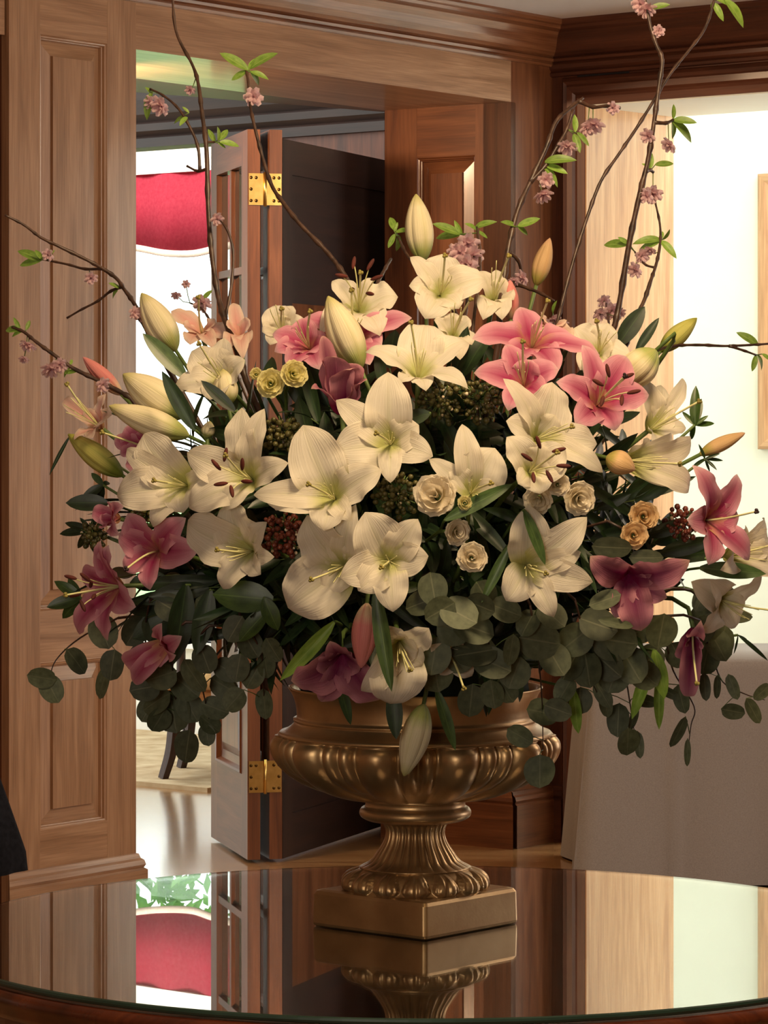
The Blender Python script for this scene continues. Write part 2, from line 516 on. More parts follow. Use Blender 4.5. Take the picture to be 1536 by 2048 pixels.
def lathe_data(prof, n=64, cx=0, cy=0, mod=None, close=True):
    "prof = [(r, z)]; mod(r, z, theta, i) -> r"
    v, f, uv = [], [], []
    m = len(prof)
    for i, (r, z) in enumerate(prof):
        for k in range(n):
            th = 2*PI*k/n
            rr = mod(r, z, th, i) if mod else r
            v.append((cx+rr*math.cos(th), cy+rr*math.sin(th), z))
            uv.append((k/n, i/m))
    for i in range(m-1):
        for k in range(n):
            k2 = (k+1) % n
            f.append((i*n+k, i*n+k2, (i+1)*n+k2, (i+1)*n+k))
    if close:
        f.append(tuple(reversed(range(n))))
        f.append(tuple(range((m-1)*n, m*n)))
    return v, f, uv

def bez(p0, p1, p2, p3, u):
    a = 1-u
    return p0*(a*a*a)+p1*(3*a*a*u)+p2*(3*a*u*u)+p3*(u*u*u)

def smooth_path(pts, n):
    "Catmull-Rom through pts, n samples a span"
    out = []
    P = [pts[0]*2-pts[1]]+list(pts)+[pts[-1]*2-pts[-2]]
    for i in range(1, len(P)-2):
        for k in range(n):
            t = k/n
            a, b, c, d = P[i-1], P[i], P[i+1], P[i+2]
            out.append(((b*2)+(c-a)*t+(a*2-b*5+c*4-d)*t*t+(b*3-a-c*3+d)*t*t*t)*0.5)
    out.append(P[-2].copy())
    return out

def tube_data(path, radii, n=7, v=None, f=None, uv=None):
    v = [] if v is None else v
    f = [] if f is None else f
    uv = [] if uv is None else uv
    base = len(v)
    m = len(path)
    ref = V((0.13, 0.91, 0.37)).normalized()
    for i, p in enumerate(path):
        t = (path[min(i+1, m-1)]-path[max(i-1, 0)])
        t = t.normalized() if t.length > 1e-9 else V((0, 0, 1))
        a = t.cross(ref)
        if a.length < 1e-4:
            a = t.cross(V((1, 0, 0)))
        a.normalize()
        b = t.cross(a)
        r = radii[i] if isinstance(radii, (list, tuple)) else radii
        for k in range(n):
            th = 2*PI*k/n
            v.append(p+a*(r*math.cos(th))+b*(r*math.sin(th)))
            uv.append((i/m, k/n))
    for i in range(m-1):
        for k in range(n):
            k2 = (k+1) % n
            f.append((base+i*n+k, base+i*n+k2, base+(i+1)*n+k2, base+(i+1)*n+k))
    f.append(tuple(base+k for k in reversed(range(n))))
    f.append(tuple(base+(m-1)*n+k for k in range(n)))
    return v, f, uv

def ball_data(c, rx, ax=None, ry=None, n=8, m=6, v=None, f=None):
    "ellipsoid: half length rx along ax, ry across"
    v = [] if v is None else v
    f = [] if f is None else f
    ax = (ax or V((0, 0, 1))).normalized()
    ry = ry or rx
    a = ax.orthogonal().normalized()
    b = ax.cross(a)
    base = len(v)
    for i in range(m+1):
        ph = PI*i/m
        for k in range(n):
            th = 2*PI*k/n
            v.append(c+ax*(rx*math.cos(ph))+(a*math.cos(th)+b*math.sin(th))*(ry*math.sin(ph)))
    for i in range(m):
        for k in range(n):
            k2 = (k+1) % n
            f.append((base+i*n+k, base+(i+1)*n+k, base+(i+1)*n+k2, base+i*n+k2))
    return v, f
# ------------------------------------------------------------------ the room shell
UP = V((0, 0, 1))
O1, D1, N1 = V((-1.095, 9.72, 0)), V((0.587, 0.8097, 0)), V((0.8097, -0.587, 0))      # panelled wall, left
CU = 2.913                                                                             # its length to the corner
K = O1+D1*CU
D2, N2 = V((0.7741, -0.6331, 0)), V((-0.6331, -0.7741, 0))                             # wall on the right of the corner
HEAD = 2.683
CROWN0, CEIL = 2.835, 2.985
PASS = 0.56                                                                            # thickness of the passage wall

def flat(name, pts, mat, kind='structure'):
    b = Bag()
    b.quad(pts, [((p[0]), (p[1])) for p in pts])
    o = b.make(name, mat)
    if kind:
        o['kind'] = kind
    return o

def slab(name, x0, x1, y0, y1, z0, z1, mat, grain='x'):
    b = Bag()
    b.obox(V((0, 0, 0)), V((1, 0, 0)), V((0, 1, 0)), UP, x0, x1, y0, y1, z0, z1, grain)
    o = b.make(name, mat)
    o['kind'] = 'structure'
    return o

slab('floor', -7.5, 8.0, -3.0, 19.5, -0.1, 0.0, M['wood_floor'])
flat('ceiling', [V((-3.76, -3, CEIL)), V((-3.76, 6.06, CEIL)), K+UP*CEIL, V((4.5, 8.9, CEIL)), V((4.5, -3, CEIL))], M['plaster'])
slab('wall_back', -3.8, 4.6, -3.1, -3.0, 0, CEIL, M['wood'])
slab('wall_side_1', -3.86, -3.76, -3.0, 6.1, 0, CEIL, M['wood'])
slab('wall_side_2', 4.5, 4.6, -3.0, 8.95, 0, CEIL, M['wood'])

# --- wall on the left: panelled pilaster, header of the passage, corner stub
wl = thing('wall_left', None, None, O1, kind='structure')
def board(parent, name, o, ax, ay, rect, w0, w1, mat, grain='z'):
    b = Bag()
    b.obox(o, ax, ay, UP, rect[0], rect[1], w0, w1, rect[2], rect[3], grain)
    return b.make(name, mat, parent)

def panelled(parent, o, ax, ay, u0, u1, z0, z1, panels, mat, thick=0.03, field=True, base=0.0):
    """stiles and rails round one column of panels; panels = [(pu0, pu1, pz0, pz1)] low to high"""
    pu0, pu1 = panels[0][0], panels[0][1]
    board(parent, 'stile', o, ax, ay, (u0, pu0, z0, z1), -thick, base, mat)
    board(parent, 'stile', o, ax, ay, (pu1, u1, z0, z1), -thick, base, mat)
    zs = [z0]
    for p in panels:
        zs += [p[2], p[3]]
    zs.append(z1)
    for a, b_ in zip(zs[0::2], zs[1::2]):
        board(parent, 'rail', o, ax, ay, (pu0, pu1, a, b_), -thick, base-0.0006, mat, 'x')
    for p in panels:
        m = Bag()
        m.sweep(o, ax, ay, UP, p, [(0, base), (0.002, base+0.001), (0.005, base-0.004), (0.009, base-0.005), (0.011, base-0.013), (0.014, base-0.014), (0.016, base-0.024)])
        m.make('panel_moulding', mat, parent)
        f = Bag()
        f.sweep(o, ax, ay, UP, p, [(0.016, base-0.024), (0.060, base-0.013), (0.061, base-0.003)])
        f.rectface(o, ax, ay, UP, (p[0]+0.061, p[1]-0.061, p[2]+0.061, p[3]-0.061), base-0.003)
        f.make('raised_panel', mat, parent)

panelled(wl, O1, D1, N1, -0.014, 0.563, 0.0, CROWN0+0.05, [(0.122, 0.4285, 0.316, 0.818), (0.122, 0.4285, 0.972, 2.689)], M['wood'])
board(wl, 'pilaster_core', O1, D1, N1, (-0.014, 0.563, 0, CROWN0+0.05), -PASS, -0.0305, M['wood_dark'])
def base_cap(parent, o, ax, ay, u0, u1, mat, ends=(0, 0), z=0.0):
    b = Bag()
    prof = [(0.0, 0.205+z), (0.006, 0.203+z), (0.010, 0.190+z), (0.018, 0.184+z), (0.022, 0.170+z), (0.017, 0.160+z), (0.026, 0.154+z), (0.026, z)]
    b.extrude([o+ax*u0, o+ax*u1], prof, [ay-ax*ends[0], ay+ax*ends[1]], UP)
    return b.make('baseboard_cap', mat, parent)
base_cap(wl, O1, D1, N1, -0.014, 0.563, M['wood'], (1, 1))
board(wl, 'header', O1, D1, N1, (0.563, 2.643, HEAD, CROWN0+0.05), -PASS, 0.0, M['wood'], 'x')
board(wl, 'header', O1, D1, N1, (-4.6, -0.02, HEAD-0.01, CROWN0+0.05), -PASS, -0.012, M['wood'], 'x')
board(wl, 'corner_board', O1, D1, N1, (2.643, CU, 0, CROWN0+0.05), -0.12, 0.0, M['wood_red'])
base_cap(wl, O1, D1, N1, 2.643, CU, M['wood_red'], (0, 0))
board(wl, 'plain_wall', O1, D1, N1, (-4.6, -1.4, 0, HEAD), -PASS, -0.02, M['wood'])
d = Bag()
d.obox(O1, D1, N1, UP, -1.4, -0.014, -0.30, -0.25, 0, HEAD, 'z')
dd = d.make('door_2', M['wood_red'])
dd['kind'] = 'structure'

# the panelled right jamb of the passage
OJ = O1+D1*2.643
panelled(wl, OJ-N1*PASS, N1, -D1, 0.0, PASS, 0.0, HEAD, [(0.145, 0.405, 0.30, 0.84), (0.145, 0.405, 0.99, 2.50)], M['wood_red'])
b = Bag()
prof = [(0.0, 0.205), (0.006, 0.203), (0.010, 0.190), (0.018, 0.184), (0.022, 0.170), (0.017, 0.160), (0.026, 0.154), (0.026, 0.0)]
b.extrude([OJ-N1*PASS, OJ], prof, [-D1, -D1+N1], UP)
b.make('baseboard_cap', M['wood_red'], wl)

# --- wall on the right: dark cased opening to the bright room
wr = thing('wall_right', None, None, K, kind='structure')
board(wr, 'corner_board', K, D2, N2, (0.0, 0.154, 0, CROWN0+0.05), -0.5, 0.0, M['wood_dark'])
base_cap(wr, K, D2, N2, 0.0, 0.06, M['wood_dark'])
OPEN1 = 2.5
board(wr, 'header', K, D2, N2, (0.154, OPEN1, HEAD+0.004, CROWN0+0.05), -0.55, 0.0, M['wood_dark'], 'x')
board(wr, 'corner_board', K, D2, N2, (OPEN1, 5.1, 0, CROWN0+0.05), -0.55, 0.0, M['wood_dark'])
b = Bag()
cas = [(-0.02, 0), (-0.02, 0.012), (0.006, 0.020), (0.018, 0.014), (0.026, 0.024), (0.048, 0.026), (0.056, 0.016), (0.068, 0.022), (0.080, 0.010), (0.086, 0.0)]
# door casing: up the left side and along the head, mitred
x = 0.154
pl = []
for (a0, h0), (a1, h1) in zip(cas[:-1], cas[1:]):
    P = lambda u, z, h: K+D2*u+UP*z+N2*h
    a0_, a1_ = a0+0.02, a1+0.02
    b.quad([P(x-a0_, 0, h0), P(x-a1_, 0, h1), P(x-a1_, HEAD+a1_, h1), P(x-a0_, HEAD+a0_, h0)], [(0, a0_), (0, a1_), (HEAD, a1_), (HEAD, a0_)])
    b.quad([P(x-a0_, HEAD+a0_, h0), P(x-a1_, HEAD+a1_, h1), P(OPEN1, HEAD+a1_, h1), P(OPEN1, HEAD+a0_, h0)], [(0, a0_), (0, a1_), (OPEN1, a1_), (OPEN1, a0_)])
b.make('casing', M['wood_dark'], wr)
# frieze moulding under the crown
b = Bag()
b.extrude([K, K+D2*OPEN1], [(0, 2.792), (0.012, 2.796), (0.016, 2.806), (0.006, 2.812), (0.018, 2.822), (0.02, 2.836)], [N2, N2], UP)
b.make('frieze_moulding', M['wood_dark'], wr)
# reveal boards of the opening: left jamb (bare pale wood) and soffit
JD = 0.555
b = Bag()
b.obox(K, D2, N2, UP, 0.150, 0.158, -JD, 0.002, 0, HEAD+0.004, 'z')
b.make('jamb_board', M['wood_pale'], wr)
b = Bag()
b.obox(K, D2, N2, UP, 0.158, OPEN1, -JD, -0.001, HEAD-0.004, HEAD+0.004, 'x')
b.make('soffit_board', M['cream'], wr)
board(wr, 'jamb_edge', K, D2, N2, (0.148, 0.160, 0, HEAD+0.002), -0.004, 0.007, M['wood_pale'])

# crown moulding: left wall, mitred corner, right wall
mit = (N1+N2)/(1+N1.dot(N2))
b = Bag()
cr = [(0.0, 2.828), (0.010, 2.830), (0.014, 2.838), (0.008, 2.845), (0.018, 2.849), (0.022, 2.858), (0.014, 2.864), (0.028, 2.868), (0.044, 2.878), (0.060, 2.897), (0.072, 2.922), (0.092, 2.944), (0.116, 2.952), (0.120, 2.962), (0.132, 2.966), (0.138, 2.976), (0.138, CEIL)]
b.extrude([O1-D1*4.6, K], cr, [N1, mit], UP)
o = b.make('trim_1', M['wood_crown'], smooth=False)
o['kind'] = 'structure'
b = Bag()
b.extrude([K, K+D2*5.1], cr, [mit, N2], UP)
o = b.make('trim_2', M['wood_dark'], smooth=False)  # same wood as the left run, its shade put into a darker colour
o['kind'] = 'structure'

# black grille slot in the frieze
b = Bag()
b.obox(K, D2, N2, UP, 0.118, 0.345, 0.0, 0.004, 2.762, 2.803, 'x')
for i in range(5):
    b.obox(K, D2, N2, UP, 0.122, 0.341, 0.004, 0.008, 2.766+i*0.0075, 2.769+i*0.0075, 'x')
tag(b.make('vent_grille', M['black_void']), 'black slotted air vent under the dark crown moulding', 'vent')

# --- vestibule behind the passage and the far room with the red valance
PV = V((-0.908, 14.0, 0))
wv = thing('wall_vestibule', None, None, PV, kind='structure')
VO = 0.42
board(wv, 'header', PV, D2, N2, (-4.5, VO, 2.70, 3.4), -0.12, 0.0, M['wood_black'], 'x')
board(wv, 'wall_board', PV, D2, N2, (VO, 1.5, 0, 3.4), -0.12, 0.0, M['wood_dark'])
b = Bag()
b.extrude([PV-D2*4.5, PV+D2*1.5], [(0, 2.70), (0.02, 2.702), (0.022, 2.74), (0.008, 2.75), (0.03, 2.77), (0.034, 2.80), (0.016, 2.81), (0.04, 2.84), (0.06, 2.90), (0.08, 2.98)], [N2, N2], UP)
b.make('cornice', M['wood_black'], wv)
# end walls of the vestibule
b = Bag()
qa, qb, qc = OJ-N1*(PASS+0.001), K-N1*(PASS+0.001), PV+D2*1.5
b.quad([qa, qb, qb+UP*3.4, qa+UP*3.4], [(0, 0), (0, 1), (3, 1), (3, 0)])
b.quad([qb, qc, qc+UP*3.4, qb+UP*3.4], [(0, 0), (0, 1), (3, 1), (3, 0)])
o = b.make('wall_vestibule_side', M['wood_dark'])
o['kind'] = 'structure'
b = Bag()
q0 = O1+D1*0.3-N1*PASS
q1 = q0-N1*3.6
b.quad([q0, q1, q1+UP*3.4, q0+UP*3.4], [(0, 0), (0, 1), (3, 1), (3, 0)])
o = b.make('wall_vestibule_end', M['wood'])
o['kind'] = 'structure'
b = Bag()
q0, q1 = O1-N1*(PASS-0.02)-D1*0.2, O1+D1*CU-N1*(PASS-0.02)
b.quad([q0+UP*HEAD, q1+UP*HEAD, q1-N1*3.5+UP*3.1, q0-N1*3.5+UP*3.1])
o = b.make('ceiling_vestibule', M['wood_dark'])
o['kind'] = 'structure'

PW = V((-1.057, 16.3, 0))
W0, W1, WZ0, WZ1 = -2.0, 1.3, 0.45, 2.72
ww = thing('wall_far', None, None, PW, kind='structure')
board(ww, 'wall_board', PW, D2, N2, (-5.0, W0, 0, 3.6), -0.2, 0, M['cream'])
board(ww, 'wall_board', PW, D2, N2, (W1, 3.4, 0, 3.6), -0.2, 0, M['cream'])
board(ww, 'wall_board', PW, D2, N2, (W0, W1, WZ1, 3.6), -0.2, 0, M['cream'])
board(ww, 'wall_board', PW, D2, N2, (W0, W1, 0, WZ0), -0.2, 0, M['cream'])
b = Bag()
e0, e1 = PW-D2*5.0, PV-D2*4.5
b.quad([e0, e1, e1+UP*3.6, e0+UP*3.6])
o = b.make('wall_far_side', M['cream']); o['kind'] = 'structure'
b = Bag()
e0, e1 = PW+D2*3.4, PV+D2*1.5
b.quad([e0, e1, e1+UP*3.6, e0+UP*3.6])
o = b.make('wall_far_side_2', M['cream']); o['kind'] = 'structure'
b = Bag()
b.quad([PW-D2*5+UP*3.6, PW+D2*3.4+UP*3.6, PV+D2*3.4+UP*3.4, PV-D2*5+UP*3.4])
o = b.make('ceiling_far', M['plaster']); o['kind'] = 'structure'
wn = thing('window_1', None, None, PW, kind='structure')
for u in (W0, W1-0.07, -0.5):
    board(wn, 'frame_bar', PW, D2, N2, (u, u+0.07, WZ0, WZ1), -0.14, -0.08, M['white_paint'])
for z in (WZ0, WZ1-0.07):
    board(wn, 'frame_bar', PW, D2, N2, (W0+0.07, W1-0.07, z, z+0.07), -0.14, -0.08, M['white_paint'], 'x')
board(wn, 'sill', PW, D2, N2, (W0, W1, WZ0-0.03, WZ0), -0.08, 0.05, M['white_paint'], 'x')
board(wn, 'pane', PW, D2, N2, (W0+0.07, -0.5, WZ0+0.07, WZ1-0.07), -0.115, -0.110, M['pane'])
board(wn, 'pane', PW, D2, N2, (-0.43, W1-0.07, WZ0+0.07, WZ1-0.07), -0.115, -0.110, M['pane'])

# red valance with a scalloped hem
va = thing('valance', 'red fabric window valance with a scalloped cream-trimmed hem', 'valance', PW+UP*2.7)
def scallop(u):
    return 0.034*(1-math.cos(2*PI*(u-0.2)/1.2))-0.012
for nm, mt, za, zb, off in (('cloth', 'red_cloth', None, 3.0, 0.10), ('hem_band', 'trim_cloth', 0.03, None, 0.105)):
    vs, fs, n = [], [], 120
    for i in range(n+1):
        u = W0-0.2+(W1-W0+0.3)*i/n
        zl = 2.375+scallop(u)
        lo, hi = (zl, 2.765) if nm == 'cloth' else (zl-0.03, zl+0.004)
        wv_ = off+0.012*math.sin(u*21)
        for k in range(2):
            for z in (lo, hi):
                vs.append(PW+D2*u+N2*(wv_-0.008*k)+UP*z)
    for i in range(n):
        a, c = i*4, (i+1)*4
        fs += [(a, c, c+1, a+1), (a+2, a+3, c+3, c+2), (a, a+2, c+2, c), (a+1, c+1, c+3, a+3)]
    link_mesh(nm, vs, fs, M[mt], va)
board(va, 'mounting_board', PW, D2, N2, (W0-0.2, W1+0.1, 2.75, 2.775), 0.0, 0.115, M['white_paint'], 'x')

# garden outside
slab('ground', -60, 60, 19.5, 120, -0.3, -0.2, M['lawn'])
def shrub(loc, r, h, label):
    root = thing('garden_tree', label, 'tree', loc)
    v, f, uv = tube_data([V(loc), V(loc)+UP*(h*0.4), V(loc)+UP*(h*0.75)], [0.09, 0.07, 0.03], 8)
    link_mesh('trunk', v, f, M['bark'], root)
    vs, fs = [], []
    rnd = random.Random(3)
    for i in range(900):
        a = V((rnd.gauss(0, 1), rnd.gauss(0, 1), rnd.gauss(0, 1))).normalized()
        c = V(loc)+UP*(h*0.72)+V((a.x*r, a.y*r, a.z*h*0.2))*rnd.uniform(0.5, 1)
        d = V((rnd.gauss(0, 1), rnd.gauss(0, 1), rnd.gauss(-0.4, 1))).normalized()
        s = d.orthogonal().normalized()
        l = rnd.uniform(0.15, 0.28)
        k = len(vs)
        vs += [c, c+d*l*0.5+s*l*0.22, c+d*l, c+d*l*0.5-s*l*0.22]
        fs.append((k, k+1, k+2, k+3))
    o = link_mesh('foliage', vs, fs, M['shrub'], root)
    o['kind'] = 'stuff'
shrub((-2.45, 30.5, -0.2), 1.0, 6.9, 'leafy garden tree outside the far window below the red valance')

# --- bright room on the right
def rp(u, w, z=0):
    return K+D2*u-N2*w+UP*z
BW = 1.75
flat('wall_bright_back', [rp(-1.2, BW), rp(6, BW), rp(6, BW, 3.5), rp(-1.2, BW, 3.5)], M['cream'])
flat('wall_bright_side', [rp(-0.25, 0.56), rp(-1.2, BW), rp(-1.2, BW, 3.5), rp(-0.25, 0.56, 3.5)], M['cream'])
flat('wall_bright_end', [rp(6, 0.5), rp(6, BW), rp(6, BW, 3.5), rp(6, 0.5, 3.5)], M['cream'])
flat('ceiling_bright', [rp(-0.2, 0.0, 3.45), rp(-1.2, BW, 3.45), rp(6, BW, 3.45), rp(6, 0.0, 3.45)], M['plaster'])
flat('wall_bright_return', [rp(-0.3, 0.556), rp(0.149, 0.556), rp(0.149, 0.556, 3.5), rp(-0.3, 0.556, 3.5)], M['cream'])
flat('wall_bright_upper', [rp(-0.2, 0.5, 2.86), rp(6, 0.5, 2.86), rp(6, 0.5, 3.5), rp(-0.2, 0.5, 3.5)], M['plaster'])

# picture frame on the bright wall, cut by the right edge of the photograph
pf = thing('picture_frame', 'wood-framed picture on the bright cream wall at the right edge', 'picture frame', rp(1.0, BW, 1.9))
def back_u(px):      # where a sight line meets the bright wall
    r = (px-PX0)/F
    o = rp(0, BW)
    return (o.y*r-o.x)/(D2.x-D2.y*r)
u0 = back_u(1522)
b = Bag()
b.sweep(rp(0, BW), D2, N2, UP, (u0, u0+0.8, 1.42, 2.55), [(0, 0.001), (0, 0.025), (0.012, 0.03), (0.03, 0.026), (0.045, 0.014)])
b.make('frame', M['wood_pale'], pf)
b = Bag()
b.rectface(rp(0, BW), D2, N2, UP, (u0+0.044, u0+0.756, 1.464, 2.506), 0.014)
b.make('mat_board', M['cream'], pf)

# --- bifold door leaves with glass lites, folded open at the back of the passage
NL, DLn = V((-0.474, 11.46, 0)), V((-0.2425, 0.9702, 0))
NF = V((-0.9702, -0.2425, 0))       # outward from the visible face
LW, LT = 0.66, 0.045
def leaf_door(off, label, nm):
    root = thing(nm, label, 'door', NL-NF*off, group=None, kind='structure')
    o = NL-NF*off
    mt = M['wood_red']
    B = lambda nm, x0, x1, z0, z1, y0=-LT, y1=0.0, g='z', m=mt: board(root, nm, o, DLn, NF, (x0, x1, z0, z1), y0, y1, m, g)
    B('stile', 0.0, 0.105, 0.012, 2.55)
    B('stile', LW-0.105, LW, 0.012, 2.55)
    B('rail', 0.105, LW-0.105, 0.012, 0.30, g='x')
    B('rail', 0.105, LW-0.105, 0.86, 0.99, g='x')
    B('rail', 0.105, LW-0.105, 2.43, 2.55, g='x')
    zs = [0.99, 1.34, 1.70, 2.065, 2.43]
    B('muntin', LW/2-0.014, LW/2+0.014, 0.99, 2.43, -LT+0.006, -0.006)
    for z in zs[1:-1]:
        B('muntin', 0.105, LW/2-0.014, z-0.013, z+0.013, -LT+0.006, -0.006, 'x')
        B('muntin', LW/2+0.014, LW-0.105, z-0.013, z+0.013, -LT+0.006, -0.006, 'x')
    for i in range(4):
        for a, c in ((0.105, LW/2-0.014), (LW/2+0.014, LW-0.105)):
            B('pane', a, c, zs[i]+(0.013 if i else 0), zs[i+1]-(0.013 if i < 3 else 0), -LT/2-0.002, -LT/2+0.002, m=M['pane'])
    p = (0.105, LW-0.105, 0.30, 0.86)
    g = Bag()
    g.sweep(o, DLn, NF, UP, p, [(0, 0), (0.004, 0.006), (0.012, 0.004), (0.02, -0.012), (0.05, -0.014), (0.08, -0.004)])
    g.rectface(o, DLn, NF, UP, (p[0]+0.08, p[1]-0.08, p[2]+0.08, p[3]-0.08), -0.004)
    g.rectface(o, DLn, NF, UP, p, -LT+0.01)
    g.make('door_panel', mt, root)
    return root
GAP = 0.033
l1 = leaf_door(0.0, 'glazed bifold door leaf facing the far room, nearer the pilaster', 'door_1')
l2 = leaf_door(LT+GAP, 'second glazed bifold door leaf, seen edge on beside the shaded third leaf', 'door_3')
for z, lab in ((2.342, 'brass hinge high on the edges of the folded doors'), (0.30, 'brass hinge low on the edges of the folded doors, beside the urn')):
    o = NL-DLn*0.0
    h = thing('hinge', lab, 'hinge', o+UP*z)
    for y0, y1 in ((-LT-GAP/2+0.003, -0.004), (-2*LT-GAP+0.003, -LT-GAP/2-0.003)):
        b = Bag()
        b.obox(o, DLn, -NF, UP, -0.004, 0.001, -y1, -y0, z-0.055, z+0.055)
        b.make('hinge_plate', M['brass'], h)
    v, f, uv = tube_data([o+NF*(-LT-GAP/2)-DLn*0.006+UP*(z-0.06), o+NF*(-LT-GAP/2)-DLn*0.006+UP*(z+0.06)], 0.006, 10)
    link_mesh('hinge_pin', v, f, M['brass'], h)
    for y in (-0.012, -0.030, -2*LT-GAP+0.012, -2*LT-GAP+0.030):
        for dz in (-0.04, 0.0, 0.04):
            if (abs(y+0.021) > 0.005 and dz == 0) and (y in (-0.030, -2*LT-GAP+0.030)):
                continue
            v, f = ball_data(o+NF*y-DLn*0.0045+UP*(z+dz), 0.0045, -DLn, 0.006, 8, 4)
            link_mesh('screw', v, f, M['screw'], h)

# third folding leaf turned from the light, its shade put into near-black wood
D4 = V((0.352, 0.936, 0))
F4 = V((0.936, -0.352, 0))
P4 = V((-0.372, 11.50, 0))
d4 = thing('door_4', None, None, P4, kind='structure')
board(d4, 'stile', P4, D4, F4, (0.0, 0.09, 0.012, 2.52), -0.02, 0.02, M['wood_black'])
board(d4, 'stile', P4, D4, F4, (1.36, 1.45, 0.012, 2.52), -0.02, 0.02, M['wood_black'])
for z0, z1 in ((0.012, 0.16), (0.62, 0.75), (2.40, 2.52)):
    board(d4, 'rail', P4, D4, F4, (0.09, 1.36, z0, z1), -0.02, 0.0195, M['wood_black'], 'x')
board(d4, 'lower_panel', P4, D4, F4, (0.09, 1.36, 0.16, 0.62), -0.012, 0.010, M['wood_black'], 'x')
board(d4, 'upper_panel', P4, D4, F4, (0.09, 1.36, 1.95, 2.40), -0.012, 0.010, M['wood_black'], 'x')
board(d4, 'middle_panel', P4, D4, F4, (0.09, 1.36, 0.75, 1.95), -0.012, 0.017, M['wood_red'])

# rug and chair in the far room
RO = PV+N2*0.16
b = Bag()
b.obox(RO, D2, -N2, UP, -2.6, 0.36, 0.0, 1.7, 0.0, 0.018, 'x')
tag(b.make('rug', M['rug']), 'beige patterned area rug on the far room floor under the chair', 'rug')

cb = at(350, 1540, 14.15)
ch = thing('dining_chair', 'dark-legged chair with a tan seat standing on the beige rug', 'chair', (cb.x, cb.y, 0.018))
cx, cy = at(326, 1560, 14.0).x, 14.0
for i, (dx, dy, bend) in enumerate(((0.0, 0.0, -0.05), (0.46, -0.06, 0.05), (0.05, 0.44, -0.04), (0.49, 0.38, 0.04))):
    p = [V((cx+dx, cy+dy, 0.018)), V((cx+dx-bend*0.7, cy+dy, 0.14)), V((cx+dx-bend, cy+dy, 0.28)), V((cx+dx-bend, cy+dy, 0.40))]
    v, f, uv = tube_data(smooth_path(p, 5), [0.022+0.012*k/15 for k in range(16)], 4)
    link_mesh('leg', v, f, M['chair_wood'], ch, uvs=uv, smooth=False)
b = Bag(); b.obox(V((cx, cy, 0)), V((1, -0.1, 0)), V((0.08, 1, 0)), UP, 0.0, 0.50, -0.03, 0.45, 0.335, 0.40, 'x'); b.make('seat_rail', M['wood_pale'], ch)
v, f = [], []
n = 10
for i in range(n+1):
    for j in range(n+1):
        a, c = i/n, j/n
        e = min(1, 5*min(a, 1-a))**0.5*min(1, 5*min(c, 1-c))**0.5
        v.append(V((cx-0.02+0.54*a+0.04*c, cy-0.05+0.52*c-0.05*a, 0.40+0.075*e)))
for i in range(n):
    for j in range(n):
        f.append((i*(n+1)+j, (i+1)*(n+1)+j, (i+1)*(n+1)+j+1, i*(n+1)+j+1))
f.append(tuple([i*(n+1) for i in range(n+1)]+[n*(n+1)+j for j in range(1, n+1)]+[i*(n+1)+n for i in range(n-1, -1, -1)]+[j for j in range(n-1, 0, -1)])[::-1])
link_mesh('seat_cushion', v, f, M['seat_cloth'], ch)
for dx in (0.05, 0.49):
    v, f, uv = tube_data(smooth_path([V((cx+dx, cy+0.42, 0.36)), V((cx+dx, cy+0.46, 0.7)), V((cx+dx, cy+0.52, 0.96))], 5), 0.02, 6)
    link_mesh('back_post', v, f, M['chair_wood'], ch, uvs=uv)
b = Bag(); b.obox(V((cx, cy, 0)), V((1, 0, 0)), V((0, 1, 0)), UP, 0.05, 0.49, 0.49, 0.53, 0.72, 0.96, 'x'); b.make('backrest', M['chair_wood'], ch)

# --- table under a cloth in front of the opening
tx0, tx1, ty0, ty1, tz = 0.695, 2.35, 10.86, 11.62, 0.75
ct = thing('draped_table', 'buffet table covered to the floor in a shaded taupe linen cloth by the bright opening', 'table', ((tx0+tx1)/2, (ty0+ty1)/2, 0))
per = []
seg = 0.02
def addside(a, b_):
    L = (b_-a).length
    n = int(L/seg)
    for i in range(n):
        per.append(a.lerp(b_, i/n))
c4 = [V((tx0, ty0, 0)), V((tx1, ty0, 0)), V((tx1, ty1, 0)), V((tx0, ty1, 0))]
for i in range(4):
    addside(c4[i], c4[(i+1) % 4])
cen = V(((tx0+tx1)/2, (ty0+ty1)/2, 0))
n = len(per)
vs, fs = [], []
rows = [0.0, 0.008, 0.03, 0.12, 0.25, 0.4, 0.55, 0.70, 0.742]
for ri, dpt in enumerate(rows):
    for i, p in enumerate(per):
        t = dpt/0.75
        # outward direction and corner flare
        dx = -1 if p.x < tx0+1e-6 else (1 if p.x > tx1-1e-6 else 0)
        dy = -1 if p.y < ty0+1e-6 else (1 if p.y > ty1-1e-6 else 0)
        cd = min((p-c).length for c in c4)
        cf = math.exp(-(cd/0.16)**2)
        out = V((dx, dy, 0))
        if cf > 0.02:
            out = (out+ (p-cen).normalized()*1.2*cf)
        out = out.normalized() if out.length > 0 else V((0, -1, 0))
        s = i*seg
        fold = (math.sin(s*9.0)+0.6*math.sin(s*17.3+1.0))*0.018*t + 0.010*math.exp(-((s % 0.52)-0.26)**2/0.0002)*min(1, t*4)
        off = 0.004+0.02*min(1, dpt/0.03)*0.2 + fold + 0.065*t*cf + 0.012*t
        z = tz-dpt+0.004*(ri == 0)
        if ri == 0:
            off = -0.004
        vs.append(p+out*off+UP*z)
for r in range(len(rows)-1):
    for i in range(n):
        j = (i+1) % n
        fs.append((r*n+j, r*n+i, (r+1)*n+i, (r+1)*n+j))
fs.append(tuple(range(n)))
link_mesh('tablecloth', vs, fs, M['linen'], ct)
b = Bag()
b.obox(V((0, 0, 0)), V((1, 0, 0)), V((0, 1, 0)), UP, tx0+0.01, tx1-0.01, ty0+0.01, ty1-0.01, tz-0.03, tz-0.004, 'x')
